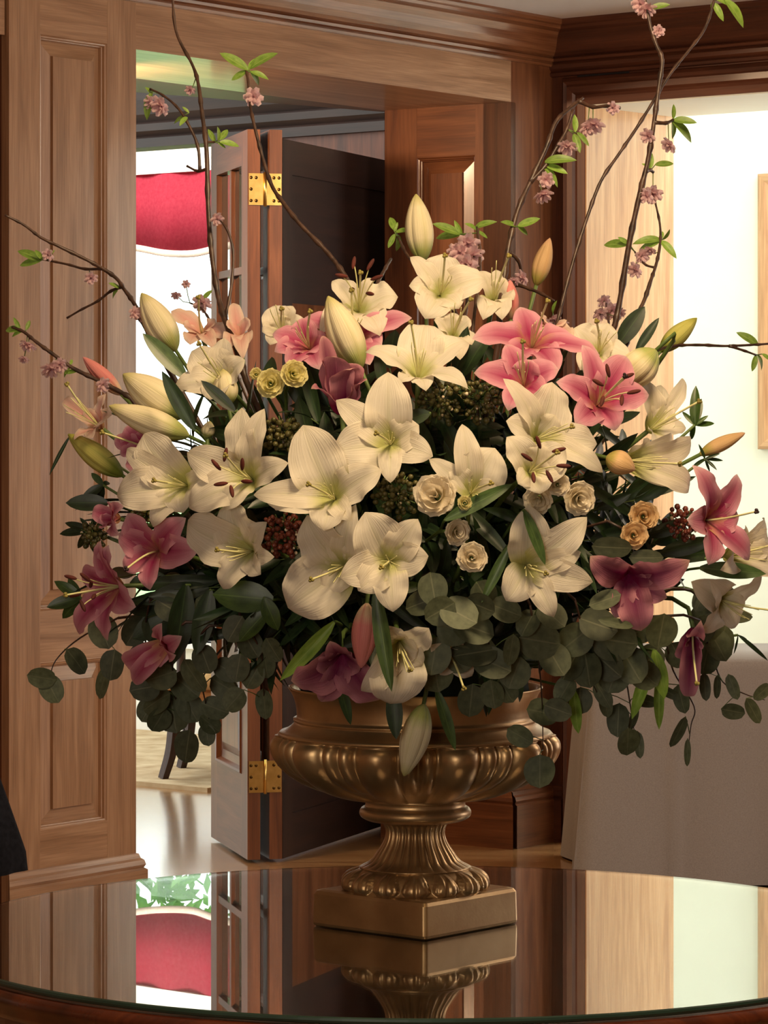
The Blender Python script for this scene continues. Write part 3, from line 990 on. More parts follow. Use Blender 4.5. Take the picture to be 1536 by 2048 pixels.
b.make('tabletop', M['wood_red'], ct)
for x, y in ((tx0+.06, ty0+.06), (tx1-.06, ty0+.06), (tx0+.06, ty1-.06), (tx1-.06, ty1-.06)):
    v, f, uv = tube_data([V((x, y, 0)), V((x, y, 0.72))], 0.018, 8)
    link_mesh('leg', v, f, M['screw'], ct)

# --- round table with a glass sheet
TX, TY, TR = 0.062, 5.105, 0.752
TABLE = 0.75
rt = thing('round_table', 'round dark mahogany pedestal table with a polished moulded rim', 'table', (TX, TY, 0))
zt = TABLE-0.0115
prof = [(0.0001, zt), (TR-0.03, zt), (TR-0.004, zt), (TR+0.004, zt-0.003), (TR+0.010, zt-0.011), (TR+0.010, zt-0.020), (TR+0.002, zt-0.027), (TR+0.003, zt-0.034), (TR-0.010, zt-0.046), (TR-0.03, zt-0.050), (TR-0.03, zt-0.052), (0.0001, zt-0.052)]
v, f, uv = lathe_data(prof, 128, TX, TY, close=False)
uv = [(p[0], p[1]) for p in v]
link_mesh('tabletop', v, f, M['wood_table'], rt, uvs=uv)
v, f, uv = lathe_data([(TR-0.05, zt-0.052), (TR-0.05, zt-0.13), (TR-0.065, zt-0.14), (TR-0.08, zt-0.14), (TR-0.08, zt-0.052)], 96, TX, TY, close=False)
link_mesh('apron', v, f, M['wood_table'], rt, uvs=uv, smooth=False)
v, f, uv = lathe_data([(0.07, 0.69), (0.09, 0.62), (0.06, 0.58), (0.075, 0.5), (0.11, 0.38), (0.12, 0.3), (0.07, 0.24), (0.10, 0.20), (0.10, 0.14)], 40, TX, TY)
link_mesh('pedestal', v, f, M['wood_table'], rt, uvs=uv)
for k in range(4):
    a = PI/4+k*PI/2
    e = V((math.cos(a), math.sin(a), 0))
    c = V((TX, TY, 0))
    p = smooth_path([c+e*0.06+UP*0.2, c+e*0.2+UP*0.19, c+e*0.36+UP*0.09, c+e*0.50+UP*0.028], 5)
    v, f, uv = tube_data(p, [0.035-0.012*i/15 for i in range(16)], 8)
    link_mesh('foot', v, f, M['wood_table'], rt, uvs=uv)
gt = 0.0095
prof = [(0.0001, TABLE-gt), (TR-0.004, TABLE-gt), (TR-0.001, TABLE-gt+0.0015), (TR, TABLE-gt/2), (TR-0.001, TABLE-0.0015), (TR-0.004, TABLE), (0.0001, TABLE)]
v, f, uv = lathe_data(prof, 160, TX, TY, close=False)
gl = link_mesh('glass_tabletop', v, f, M['glass'], smooth=False, loc=(TX, TY, TABLE-gt))
gl.data.materials.append(M['glass_edge'])
for p in gl.data.polygons:
    if abs(p.normal.z) < 0.9:
        p.material_index = 1
tag(gl, 'round clear glass sheet covering the dark wooden table', 'glass top')

# --- black jacket over a chair back at the left edge
jx, jy = -0.908, 6.35
bc = thing('side_chair', 'chair almost wholly outside the left edge, under the black jacket', 'chair', (jx, jy, 0))
for dx, dy, h in ((-0.17, 0.0, 0.955), (0.10, 0.0, 0.955), (-0.2, 0.42, 0.43), (0.12, 0.42, 0.43)):
    v, f, uv = tube_data([V((jx+dx, jy+dy, 0)), V((jx+dx, jy+dy, h))], 0.016, 8)
    link_mesh('leg', v, f, M['chair_wood'], bc, uvs=uv)
b = Bag(); b.obox(V((jx, jy, 0)), V((1, 0, 0)), V((0, 1, 0)), UP, -0.22, 0.14, -0.02, 0.44, 0.43, 0.47, 'x'); b.make('seat', M['chair_wood'], bc)
b = Bag(); b.obox(V((jx, jy, 0)), V((1, 0, 0)), V((0, 1, 0)), UP, -0.19, 0.12, -0.012, 0.012, 0.80, 0.955, 'x'); b.make('backrest', M['chair_wood'], bc)
vs, fs = [], []
n = 64
rows = 14
for r in range(rows+1):
    t = r/rows
    z = 1.0-0.34*t
    for i in range(n):
        th = 2*PI*i/n
        rx = 0.10+0.105*min(1, t*1.15)**0.75
        ry = 0.05+0.075*t
        wob = 1+0.06*t*math.sin(5*th+1.2)+0.03*t*math.sin(11*th)
        zz = z
        if r == rows:
            zz -= 0.045*(0.5-0.5*math.cos(th))*(1 if math.cos(th) < 0.93 else 0.6)-0.012
        vs.append(V((jx+rx*wob*math.cos(th), jy+ry*wob*math.sin(th), zz)))
for r in range(rows):
    for i in range(n):
        j = (i+1) % n
        fs.append((r*n+j, r*n+i, (r+1)*n+i, (r+1)*n+j))
fs.append(tuple(range(n)))
jk = link_mesh('black_jacket', vs, fs, M['black_cloth'], loc=(jx, jy, 0.66))
tag(jk, 'black cloth jacket hem hanging at the left edge beside the table', 'jacket')
# ------------------------------------------------------------------ the gold urn
UX, UY = 0.0490, 5.167
SU = UY/F
zpx = lambda y: EYE-(y-HORIZON)*SU
rpx = lambda p: p*SU
urn = thing('urn', 'antique gold pedestal urn with a lobed bowl on a square base', 'urn', (UX, UY, TABLE))
# square plinth, turned on its corner: softly bevelled block
ang = math.radians(49.6)
ex, ey = V((math.cos(ang), math.sin(ang), 0)), V((-math.sin(ang), math.cos(ang), 0))
hb, bt = 0.1155, 0.0575
vs, fs = [], []
def ring(h, rad, z, m=5):
    out = []
    for sx, sy, a0 in ((1, 1, 0), (-1, 1, PI/2), (-1, -1, PI), (1, -1, 1.5*PI)):
        for i in range(m+1):
            a = a0+(PI/2)*i/m
            out.append(V((UX, UY, z))+ex*(sx*(h-rad)+rad*math.cos(a))+ey*(sy*(h-rad)+rad*math.sin(a)))
    return out
rings = [ring(hb-0.004, 0.006, TABLE), ring(hb-0.001, 0.007, TABLE+0.002), ring(hb, 0.007, TABLE+0.006), ring(hb-0.001, 0.007, TABLE+bt-0.007), ring(hb-0.004, 0.007, TABLE+bt-0.002), ring(hb-0.010, 0.007, TABLE+bt)]
m = len(rings[0])
for r in rings:
    vs += r
for i in range(len(rings)-1):
    for k in range(m):
        fs.append((i*m+k, i*m+(k+1) % m, (i+1)*m+(k+1) % m, (i+1)*m+k))
fs.append(tuple(reversed(range(m))))
fs.append(tuple(range((len(rings)-1)*m, len(rings)*m)))
link_mesh('plinth', vs, fs, M['gold'], urn, smooth=False)

zb = TABLE+bt
def interp_prof(pts, n):
    P = [V((a, b_, 0)) for a, b_ in pts]
    return [(p.x, p.y) for p in smooth_path(P, n)]
# carved leaf foot
foot = interp_prof([(rpx(132), zb-0.001), (rpx(139), zpx(1786)), (rpx(141), zpx(1772)), (rpx(137), zpx(1755)), (rpx(126), zpx(1742)), (rpx(110), zpx(1734))], 7)
NLF = 14
def footmod(r, z, th, i):
    t = (z-foot[0][1])/(foot[-1][1]-foot[0][1])
    s = (th*NLF/(2*PI)) % 1.0
    a = abs(s-0.5)*2
    lw = 0.92*math.sqrt(max(0.0, 1-max(0, t-0.15)**1.4))*(0.6+0.4*min(1, t*4))
    env = math.sin(PI*min(1, max(0, t)))**0.5
    d = 0.0
    if a < lw:
        d = 0.0095*(1-(a/lw)**2)**0.5 - (0.0045 if a < 0.14 else 0)
    else:
        d = -0.006
    if abs(a-lw*0.72) < 0.08:
        d -= 0.002
    return r+d*env
v, f, uv = lathe_data(foot, 18*20, UX, UY, mod=footmod)
link_mesh('foot', v, f, M['gold'], urn)
# fluted stem
stem = interp_prof([(rpx(112), zpx(1733)), (rpx(90), zpx(1721)), (rpx(76), zpx(1703)), (rpx(64), zpx(1684)), (rpx(59), zpx(1668)), (rpx(60), zpx(1655)), (rpx(66), zpx(1645)), (rpx(80), zpx(1637))], 6)
def stemmod(r, z, th, i):
    t = i/(len(stem)-1)
    env = math.sin(PI*min(1, max(0.0, t)))**0.6
    c = abs(math.sin(th*13))
    return r*(1-0.11*env*(1-c**0.5)+0.015*env)
v, f, uv = lathe_data(stem, 26*12, UX, UY, mod=stemmod)
link_mesh('fluted_stem', v, f, M['gold'], urn)
# collar ring
col = interp_prof([(rpx(80), zpx(1640)), (rpx(96), zpx(1639)), (rpx(109), zpx(1632)), (rpx(112), zpx(1623)), (rpx(108), zpx(1615)), (rpx(101), zpx(1611)), (rpx(100), zpx(1603)), (rpx(103), zpx(1599)), (rpx(102), zpx(1594)), (rpx(90), zpx(1592))], 4)
v, f, uv = lathe_data(col, 72, UX, UY)
link_mesh('collar', v, f, M['gold'], urn)
# lobed bowl
bowl = interp_prof([(rpx(90), zpx(1597)), (rpx(130), zpx(1594)), (rpx(180), zpx(1583)), (rpx(222), zpx(1566)), (rpx(254), zpx(1544)), (rpx(274), zpx(1521)), (rpx(283), zpx(1500)), (rpx(282), zpx(1484)), (rpx(274), zpx(1473)), (rpx(266), zpx(1468))], 6)
NB = 10
def bowlmod(r, z, th, i):
    t = i/(len(bowl)-1)
    s = ((th+0.16)*NB/(2*PI)) % 1.0
    # one wide lobe then a close pair of narrow ones
    lobes = ((0.0, 0.54), (0.54, 0.77), (0.77, 1.0))
    d = 0
    for a, b_ in lobes:
        if a <= s < b_:
            q = (s-a)/(b_-a)
            wide = b_-a > 0.3
            tt = t
            top = min(1.0, (1.0-tt)/0.10)**0.5
            bot = min(1.0, max(0.0, (tt-(0.02 if wide else 0.30)))/0.18)**0.5
            d = (0.030 if wide else 0.021)*(math.sin(PI*q)**0.55)*top*bot
    return r-0.024*min(1, (1-t)/0.1)*min(1, t/0.2)+d
v, f, uv = lathe_data(bowl, NB*44, UX, UY, mod=bowlmod)
link_mesh('lobed_bowl', v, f, M['gold'], urn)
# neck and flared rim, open at the top
neck = [(0.02, zpx(1470)), (rpx(262), zpx(1471)), (rpx(272), zpx(1470)), (rpx(275), zpx(1466)), (rpx(270), zpx(1461))]
neck += interp_prof([(rpx(264), zpx(1460)), (rpx(252), zpx(1453)), (rpx(244), zpx(1446)), (rpx(241), zpx(1441))], 3)
neck += [(rpx(244), zpx(1440)), (rpx(244), zpx(1435)), (rpx(238), zpx(1434))]
neck += interp_prof([(rpx(237), zpx(1430)), (rpx(239), zpx(1410)), (rpx(245), zpx(1390)), (rpx(255), zpx(1374))], 5)
neck += [(rpx(254), zpx(1372)), (rpx(247), zpx(1373)), (rpx(237), zpx(1390)), (rpx(230), zpx(1420)), (rpx(228), zpx(1445)), (0.02, zpx(1448))]
v, f, uv = lathe_data(neck, 96, UX, UY)
link_mesh('rim', v, f, M['gold'], urn)
# moss-covered floral foam that holds the stems
foam_prof = interp_prof([(0.10, zpx(1446)), (0.165, zpx(1440)), (0.172, zpx(1380)), (0.185, zpx(1300)), (0.18, zpx(1200)), (0.15, zpx(1120)), (0.10, zpx(1060)), (0.02, zpx(1030))], 4)
v, f, uv = lathe_data(foam_prof, 40, UX, UY, mod=lambda r, z, th, i: r*(1+0.05*math.sin(7*th+z*60)+0.04*math.sin(13*th-z*90)))
fm = link_mesh('floral_foam', v, f, M['moss'], loc=(UX, UY, zpx(1446)))
tag(fm, 'dark mossy floral foam filling the gold urn under the flowers', 'floral foam')
# ------------------------------------------------------------------ flower makers
BCX, BCY, BRX, BRY, BRZ = 822.0, 1020.0, 690.0, 500.0, 0.42
rng = random.Random(11)
def dome(px, py):
    "distance at which the rounded bouquet surface lies behind a measured point"
    q = ((px-BCX)/BRX)**2+((py-BCY)/BRY)**2
    Y = UY-BRZ*math.sqrt(max(0.0, 1-q))
    if py > 1250 and abs(px-833) < 310:        # hanging over the front of the urn
        Yf = UY-math.sqrt(max(0.0, 0.245**2-((px-833)*SU)**2))-0.012
        k = min(1.0, (py-1250)/90.0)
        Y = min(Y, Y*(1-k)+Yf*k)
    return Y
CORE = V((UX, UY, 1.14))

def leaf_mesh(name, mat, length=1.0, prof=None, bend=0.2, cup=0.15, nu=8, nv=4, twist=0.0, wave=0.0):
    "leaf along +X, face +Z, unit length; shared mesh data"
    vs, uvs, fs = [], [], []
    for i in range(nu+1):
        u = i/nu
        w_ = prof(u)
        for j in range(nv+1):
            q = 2*j/nv-1
            y = q*w_
            z = -bend*u*u + cup*abs(q)*w_ + wave*math.sin(u*11+q*2)*abs(q)
            ca, sa = math.cos(twist*u), math.sin(twist*u)
            vs.append((u, y*ca-z*sa*0.2, z+y*sa))
            uvs.append((u, j/nv))
    for i in range(nu):
        for j in range(nv):
            a = i*(nv+1)+j
            fs.append((a, a+nv+1, a+nv+2, a+1))
    me = bpy.data.meshes.new(name)
    me.from_pydata(vs, [], fs)
    ul = me.uv_layers.new(name='UVMap')
    flat_ = []
    for p in me.polygons:
        for li in p.loop_indices:
            flat_.extend(uvs[me.loops[li].vertex_index])
    ul.data.foreach_set('uv', flat_)
    me.polygons.foreach_set('use_smooth', [True]*len(me.polygons))
    me.materials.append(mat)
    return me

LANCE = lambda w_: (lambda u: w_*(0.06*(1-u)+1.0*((u+0.02)**0.75)*max(0, 1-u)**0.8*2.05))
def ROUND(w_):
    return lambda u: w_*math.sqrt(max(0.0, 1-(2*u-1)**2))*(1.0-0.12*(u-0.5))
def meshes(nm, mat, prof, n, **kw):
    out = []
    for i in range(n):
        k = {a: (b_[0]+(b_[1]-b_[0])*i/max(1, n-1) if isinstance(b_, tuple) else b_) for a, b_ in kw.items()}
        out.append(leaf_mesh(nm, mat, prof=prof, **k))
    return out
LM = {
    'dark': meshes('leaf', M['leaf_dark'], LANCE(0.21), 4, bend=(0.02, 0.35), cup=0.25, wave=0.006),
    'mid': meshes('leaf', M['leaf_mid'], LANCE(0.22), 3, bend=(0.05, 0.3), cup=0.25),
    'lily': meshes('leaf', M['leaf_lily'], LANCE(0.105), 4, bend=(-0.05, 0.35), cup=0.3, twist=(-0.3, 0.4), nu=10),
    'lilydark': meshes('leaf', M['leaf_dark'], LANCE(0.12), 4, bend=(-0.05, 0.35), cup=0.3, twist=(-0.3, 0.4), nu=10),
    'bright': meshes('leaf', M['leaf_bright'], LANCE(0.21), 3, bend=(0.05, 0.4), cup=0.35),
    'euc': meshes('leaf', M['leaf_euc'], ROUND(0.46), 4, bend=(-0.06, 0.12), cup=0.12, nu=10, nv=6, wave=0.008),
    'euclong': meshes('leaf', M['leaf_euc'], ROUND(0.27), 2, bend=(0.0, 0.15), cup=0.1, nu=10, nv=4),
}

def put_leaf(root, kind, base, direction, normal, length, name='leaf', var=None, width=1.0):
    me = rng.choice(LM[kind]) if var is None else LM[kind][var]
    x = direction.normalized()
    z = (normal-x*normal.dot(x))
    z = z.normalized() if z.length > 1e-4 else x.orthogonal().normalized()
    y = z.cross(x)
    o = bpy.data.objects.new(name, me)
    COL.objects.link(o)
    o.parent = root
    o.location = base-V(root['_o'])
    o.rotation_mode = 'QUATERNION'
    o.rotation_quaternion = Matrix((x, y, z)).transposed().to_quaternion()
    o.scale = (length, length*width, length)
    return o

def stem_to_core(root, b, back, r=0.0042, name='stem', mat='stem', spread=0.09):
    core = CORE+V((rng.uniform(-spread, spread), rng.uniform(-spread, spread)*0.8, rng.uniform(-0.01, 0.10)))
    L = (core-b).length
    p = [bez(b, b+back*L*0.35, core+(b-core)*0.3+V((0, 0, -0.02)), core, i/9) for i in range(10)]
    v, f, uv = tube_data(p, [r*(0.85+0.3*i/9) for i in range(10)], 6)
    return link_mesh(name, v, f, M[mat], root)

def petal_data(B, T, A, w_, curl=0.18, cup=0.25, ruff=0.06, seed=0, nu=16, nv=8, rise=0.42, base_w=0.30):
    r_ = random.Random(seed)
    d = T-B
    L = d.length
    d.normalize()
    rad = d-A*d.dot(A)
    rad = rad.normalized() if rad.length > 1e-3 else A.orthogonal().normalized()
    P1 = B+(A*0.75+rad*0.42).normalized()*L*rise
    P2 = B+d*L*0.78+A*L*curl
    ph1, ph2 = r_.uniform(0, 6), r_.uniform(0, 6)
    vs, uvs, fs = [], [], []
    side0 = None
    for i in range(nu+1):
        u = i/nu
        c = bez(B, P1, P2, T, u)
        t = (bez(B, P1, P2, T, min(1, u+0.02))-bez(B, P1, P2, T, max(0, u-0.02))).normalized()
        up = A*0.8-rad*0.6
        up = up-t*up.dot(t)
        if up.length < 1e-3:
            up = A-t*A.dot(t)
        up.normalize()
        s = t.cross(up).normalized()
        if side0 is not None and s.dot(side0) < 0:
            s = -s
        side0 = s
        nrm = s.cross(t)
        ww = w_*0.5*(base_w*(1-u)**1.2+1.0*(u**0.85*max(0.0, 1-u)**0.95)/0.2985)
        for j in range(nv+1):
            q = 2*j/nv-1
            aq = abs(q)
            z = cup*ww*(aq**1.7)*(1-0.9*u) - cup*0.55*ww*aq**2*max(0, u-0.5)*2
            z += ruff*ww*aq*aq*(math.sin(u*13+ph1*(1 if q > 0 else 1.7)+ph2)+0.5*math.sin(u*23+ph2*q))*math.sin(PI*u)
            z -= 0.13*ww*max(0, 1-aq/0.22)*(1-u*0.8)*min(1, u*5)
            vs.append(c+s*(q*ww)+up*z)
            uvs.append((u, j/nv))
    for i in range(nu):
        for j in range(nv):
            a = i*(nv+1)+j
            fs.append((a, a+1, a+nv+2, a+nv+1))
    return vs, fs, uvs

PETAL_L = 0.118
def lily(label, throat, tips, mat='white_petal', A=None, dz=0.0, anth=False, stamens=True, pistil=True, group=None, h=0.26, stig='stigma', fwd=None, wdef=50, name='lily'):
    """throat px, petal tips px (x, y[, width px]); A = facing (right, down, towards the viewer)"""
    tx, ty = throat
    Y = dome(tx, ty)-0.028-dz
    s = Y/F
    B = at(tx, ty, Y)
    if A is None:
        mx = sum(t[0]-tx for t in tips)/len(tips)
        my = sum(t[1]-ty for t in tips)/len(tips)
        ax, ay = mx*0.011, my*0.011
        l = math.hypot(ax, ay)
        if l > 0.8:
            ax, ay = ax*0.8/l, ay*0.8/l
        Av = V((ax, -math.sqrt(max(0.05, 1-ax*ax-ay*ay)), -ay)).normalized()
    else:
        Av = V((A[0], -A[2], -A[1])).normalized()
    root = thing(name, label, 'flower', B, group=group or ('white lilies of the bouquet' if mat == 'white_petal' else 'pink lilies of the bouquet'))
    for i, tp in enumerate(tips):
        w_ = (tp[2] if len(tp) > 2 else wdef)*s*1.08
        # the tip lies on its sight line, in the plane the flower opens to
        hh = h*PETAL_L
        ray0 = at(tp[0], tp[1], Y)
        dr = ray0-V((0, 0, EYE))
        dr = dr/dr.y
        den = dr.dot(Av)
        k = (hh-(ray0-B).dot(Av))/den if abs(den) > 0.15 else 0.0
        proj = (ray0-B).length
        k = max(-0.085, min(0.06, k))
        if len(tp) > 3:
            k = tp[3]
        T = ray0+dr*k
        sd = hash((tx*7+ty*13+i*31)) % 10007
        v, f, uv = petal_data(B, T, Av, w_, seed=sd, curl=0.28+0.07*math.sin(sd), ruff=0.17, cup=0.32)
        link_mesh('petal', v, f, M[mat], root, uvs=uv)
    L = PETAL_L*0.78
    a1 = Av.orthogonal().normalized()
    a2 = Av.cross(a1)
    if pistil:
        bend = (a1*rng.uniform(-1, 1)+a2*rng.uniform(-1, 1))*0.014
        p = [bez(B, B+Av*L*0.4, B+Av*L*0.8+bend, B+Av*L*1.08+bend*1.5, i/7) for i in range(8)]
        v, f, uv = tube_data(p, 0.0016, 6)
        ps = link_mesh('pistil', v, f, M['filament'], root)
        v, f = [], []
        for k in range(3):
            th = 2*PI*k/3
            ball_data(p[-1]+(a1*math.cos(th)+a2*math.sin(th))*0.0022, 0.0030, Av, 0.0026, 7, 5, v, f)
        sub_mesh('stigma', v, f, M[stig], ps, root)
    if stamens:
        for k in range(6):
            th = 2*PI*k/6+rng.uniform(-0.2, 0.2)
            o_ = a1*math.cos(th)+a2*math.sin(th)
            ln = L*(rng.uniform(0.72, 0.92) if anth else rng.uniform(0.55, 0.8))
            tip = B+Av*ln+o_*ln*(rng.uniform(0.26, 0.42) if anth else rng.uniform(0.10, 0.24))
            p = [bez(B, B+Av*ln*0.4+o_*0.004, B+Av*ln*0.8+o_*ln*0.16, tip, i/6) for i in range(7)]
            v, f, uv = tube_data(p, 0.0010 if anth else 0.0007, 5)
            st = link_mesh('stamen', v, f, M['filament'], root)
            if anth:
                axs = (o_*0.8+Av*0.3+V((rng.uniform(-.5, .5), 0, rng.uniform(-.5, .5)))).normalized()
                v, f = ball_data(tip, 0.0105, axs, 0.0032, 8, 8)
                sub_mesh('anther', v, f, M['anther'], st, root)
    stem_to_core(root, B, -Av)
    return root

def bud(label, base, tip, wpx, mat='bud_white', dz=0.0, tip_dz=0.0, group='lily buds of the bouquet', open_=0.0, name='lily_bud', peel=0.0):
    Y = dome((base[0]+tip[0])/2, (base[1]+tip[1])/2)-0.02-dz
    B, T = at(base[0], base[1], Y), at(tip[0], tip[1], Y-tip_dz)
    ax = (T-B)
    L = ax.length
    ax.normalize()
    R = wpx*0.5*Y/F
    root = thing(name, label, 'flower bud', B, group=group)
    view = V((0, -1, 0))
    a1 = (view-ax*view.dot(ax)).normalized()
    a2 = ax.cross(a1)
    nu, nv = 18, 8
    for k in range(3):
        c0 = 0.35+2*PI*k/3
        vs, uvs, fs = [], [], []
        for i in range(nu+1):
            u = i/nu
            r0 = R*(math.sin(PI*min(1, u**0.92*0.985+0.012))**0.72)*(1.06-0.15*u)
            if u > 0.9:
                r0 *= 1+open_*(u-0.9)*6
            for j in range(nv+1):
                q = 2*j/nv-1
                th = c0+q*(PI/3+0.16)
                g = 1.0-0.17*abs(q)**3 + 0.05*math.cos(q*PI*3)*0.6
                rr = r0*g+R*0.02*(1-abs(q))
                vs.append(B+ax*(L*u)+(a1*math.cos(th)+a2*math.sin(th))*(rr+R*peel*u*u*(1-abs(q))))
                uvs.append((u, j/nv))
        for i in range(nu):
            for j in range(nv):
                a = i*(nv+1)+j
                fs.append((a, a+1, a+nv+2, a+nv+1))
        link_mesh('sepal', vs, fs, M[mat], root, uvs=uvs)
    stem_to_core(root, B+ax*0.004, -ax, 0.0036)
    return root

def rose(label, c, rpx_, mat='rose', dz=0.0, A=(0, -0.1, 1), tight=False, name='lisianthus', group='cream ruffled blooms of the bouquet'):
    Y = dome(*c)-0.035-dz
    C = at(c[0], c[1], Y)
    R = rpx_*Y/F
    Av = V((A[0], -A[2], -A[1])).normalized()
    a1 = Av.orthogonal().normalized()
    a2 = Av.cross(a1)
    root = thing(name, label, 'flower', C, group=group)
    rnd = random.Random(int(c[0]*3+c[1]))
    def sheet(nm, nu, nv, fn):
        vs, uvs, fs = [], [], []
        for i in range(nu+1):
            for j in range(nv+1):
                rr, th, hg = fn(i/nu, j/nv)
                vs.append(C+(a1*math.cos(th)+a2*math.sin(th))*(rr*R)+Av*(hg*R))
                uvs.append((i/nu, 0.5+0.5*math.sin(j)*0.8))
        for i in range(nu):
            for j in range(nv):
                a = i*(nv+1)+j
                fs.append((a, a+1, a+nv+2, a+nv+1))
        link_mesh(nm, vs, fs, M[mat], root, uvs=uvs)
    p1, p2 = rnd.uniform(0, 6), rnd.uniform(0, 6)
    turns = 2.2
    rs = 0.62 if not tight else 0.72
    # the furled heart: one ribbon winding outwards, its lip ruffled
    def heart(u, q):
        th = q*turns*2*PI
        rr = 0.07+(rs-0.07)*q+0.05*math.sin(th*2.3+p1)*q
        lip = max(0, u-0.7)/0.3
        return (rr*(0.55+0.45*min(1, u*1.6))+0.06*lip+0.035*math.sin(q*47+p2)*lip, th, -0.5+u*(0.98-0.22*q)+0.05*math.sin(q*33+p1)*lip-0.06*lip*lip)
    sheet('furled_heart', 6, 84, heart)
    k_out = 6
    for ring_, (rad, lift) in enumerate(((0.80, 0.24), (1.0, 0.02))):
        for k in range(k_out):
            th0 = 2*PI*(k+0.5*ring_)/k_out+rnd.uniform(-.2, .2)
            ph = rnd.uniform(0, 6)
            rk = rad*rnd.uniform(0.92, 1.06)
            def outer(u, q):
                s_ = 2*q-1
                lip = max(0, u-0.65)/0.35
                rr = 0.15+(rk-0.15)*math.sin(min(1, u*1.1)*PI/2)+0.05*math.sin(s_*8+ph)*lip+0.03*math.sin(s_*17+ph*2)*lip
                hg = -0.6+(0.6+lift)*(u**0.8)+0.06*math.sin(s_*9+ph)*lip-0.20*lip*lip*(1+0.4*math.sin(ph+s_*3))
                return (rr*(1-0.10*s_**4*u), th0+s_*PI/k_out*1.7, hg)
            sheet('petal', 8, 12, outer)
    stem_to_core(root, C-Av*R*0.5, -Av, 0.003)
    return root

# ------------------------------------------------------------------ white lilies
lily('white lily at the left front, next to the lily with brown anthers', (376, 972), [(288, 867, 84), (254, 897, 44), (234, 992, 74), (306, 1054, 44), (366, 1026, 60), (420, 958, 40)], A=(-0.45, -0.1, 0.85), dz=0.02)
lily('white lily with six dark brown anthers at the left front', (508, 962), [(374, 905, 64), (484, 815, 60), (529, 817, 50), (577, 926, 46), (378, 1016, 66), (452, 1020, 44)], A=(-0.40, -0.15, 0.85), anth=True, dz=0.05)
lily('large white lily left of centre, with a broad upright petal', (670, 1000), [(606, 850, 96), (507, 990, 50), (534, 1006, 56), (764, 940, 66), (648, 1062, 64), (700, 1040, 40)], A=(-0.2, -0.25, 0.9), dz=0.05)
lily('white lily at centre whose upright petal has a brown tip', (781, 890), [(776, 744, 80), (672, 800, 52), (664, 905, 84), (781, 966, 40), (866, 913, 56), (838, 850, 60)], A=(-0.05, -0.2, 0.95), dz=0.035)
lily('white lily above the centre, opening upwards over the greens', (836, 762), [(730, 705, 46), (852, 651, 80), (938, 686, 58), (936, 778, 40), (800, 766, 36), (852, 782, 40)], A=(0.0, -0.75, 0.65), dz=0.02)
lily('white lily at the top centre under the tall upright bud', (880, 592), [(884, 508, 74), (818, 572, 44), (820, 514, 34), (850, 638, 70), (972, 560, 64), (918, 618, 52)], A=(0.1, -0.4, 0.85), dz=0.0, pistil=True)
lily('white lily at the upper left of centre with a curled blush petal', (717, 628), [(664, 562, 44), (796, 594, 72), (742, 556, 24), (640, 668, 50), (760, 672, 60), (690, 660, 40)], mat='white_petal', A=(0.05, -0.6, 0.7), anth=True, dz=-0.02)
lily('half-hidden white lily by the door edge, left of the cream blooms', (566, 672), [(546, 612, 56), (524, 664, 34), (586, 612, 34), (614, 650, 44), (560, 630, 40), (540, 690, 36)], A=(-0.1, -0.5, 0.8), dz=-0.03)
lily('white lily behind the left-hand branch, near the bright window', (452, 768), [(383, 702, 62), (437, 694, 56), (350, 772, 52), (448, 676, 50), (490, 720, 50), (420, 800, 50)], A=(-0.35, -0.4, 0.8), dz=-0.02)
lily('white lily in the lower left with long bare stamens', (508, 1102), [(376, 1040, 84), (467, 1000, 88), (446, 1178, 52), (522, 1149, 44), (549, 1114, 36), (534, 1044, 40)], A=(-0.55, 0.05, 0.8), dz=0.03)
lily('white lily low at centre with one broad petal hanging down left', (692, 1130), [(576, 1216, 108), (614, 1030, 84), (712, 1008, 46), (738, 1110, 56), (660, 1060, 50), (650, 1180, 60)], A=(-0.3, 0.15, 0.9), dz=0.03)
lily('star-shaped white lily low at centre facing the viewer', (778, 1122), [(730, 1024, 88), (836, 1038, 60), (857, 1112, 60), (786, 1224, 60), (680, 1156, 62), (716, 1182, 60)], A=(0.0, 0.0, 1.0), dz=0.06, stig='stigma')
lily('white lily behind the large ruffled bloom, with two upright petals', (942, 988), [(924, 848, 48), (990, 896, 86), (858, 918, 36), (950, 1020, 36), (1006, 976, 40), (900, 930, 40)], A=(0.05, -0.2, 0.95), dz=0.02)
lily('small white lily with brown anthers right of centre', (1057, 946), [(1013, 874, 56), (1084, 888, 50), (1130, 894, 60), (1080, 988, 56), (1036, 968, 44), (1134, 938, 44)], A=(0.25, -0.2, 0.9), anth=True, dz=0.07)
lily('large warm white lily right of centre with long pale stamens', (1068, 880), [(1006, 757, 44), (1104, 764, 84), (1012, 842, 56), (1194, 888, 60), (1206, 945, 40), (1110, 830, 50)], A=(0.5, -0.2, 0.8), dz=0.04)
lily('white lily at the lower right with two petals pointing down', (1052, 1130), [(1058, 1010, 74), (1174, 1034, 60), (1186, 1164, 56), (1108, 1234, 44), (1012, 1202, 62), (1162, 1104, 44)], A=(0.1, 0.1, 0.95), dz=0.03)
lily('white lily behind the pink ones at the upper right, pale stamens showing', (1196, 712), [(1148, 656, 60), (1216, 646, 48), (1258, 724, 56), (1160, 740, 50), (1226, 690, 40), (1180, 770, 50)], A=(0.1, -0.5, 0.8), dz=-0.02)
lily('white lily at the right edge with a petal curling up against the bright wall', (1296, 862), [(1284, 758, 50), (1366, 757, 28), (1340, 812, 50), (1372, 856, 36), (1310, 906, 36), (1322, 770, 50)], A=(0.55, -0.4, 0.6), dz=-0.06)
lily('white lily at the right seen from the side, petals pointing right', (1244, 922), [(1374, 978, 50), (1378, 878, 44), (1340, 866, 44), (1352, 950, 60), (1300, 880, 50), (1358, 918, 50)], A=(0.85, 0.05, 0.4), dz=0.0)
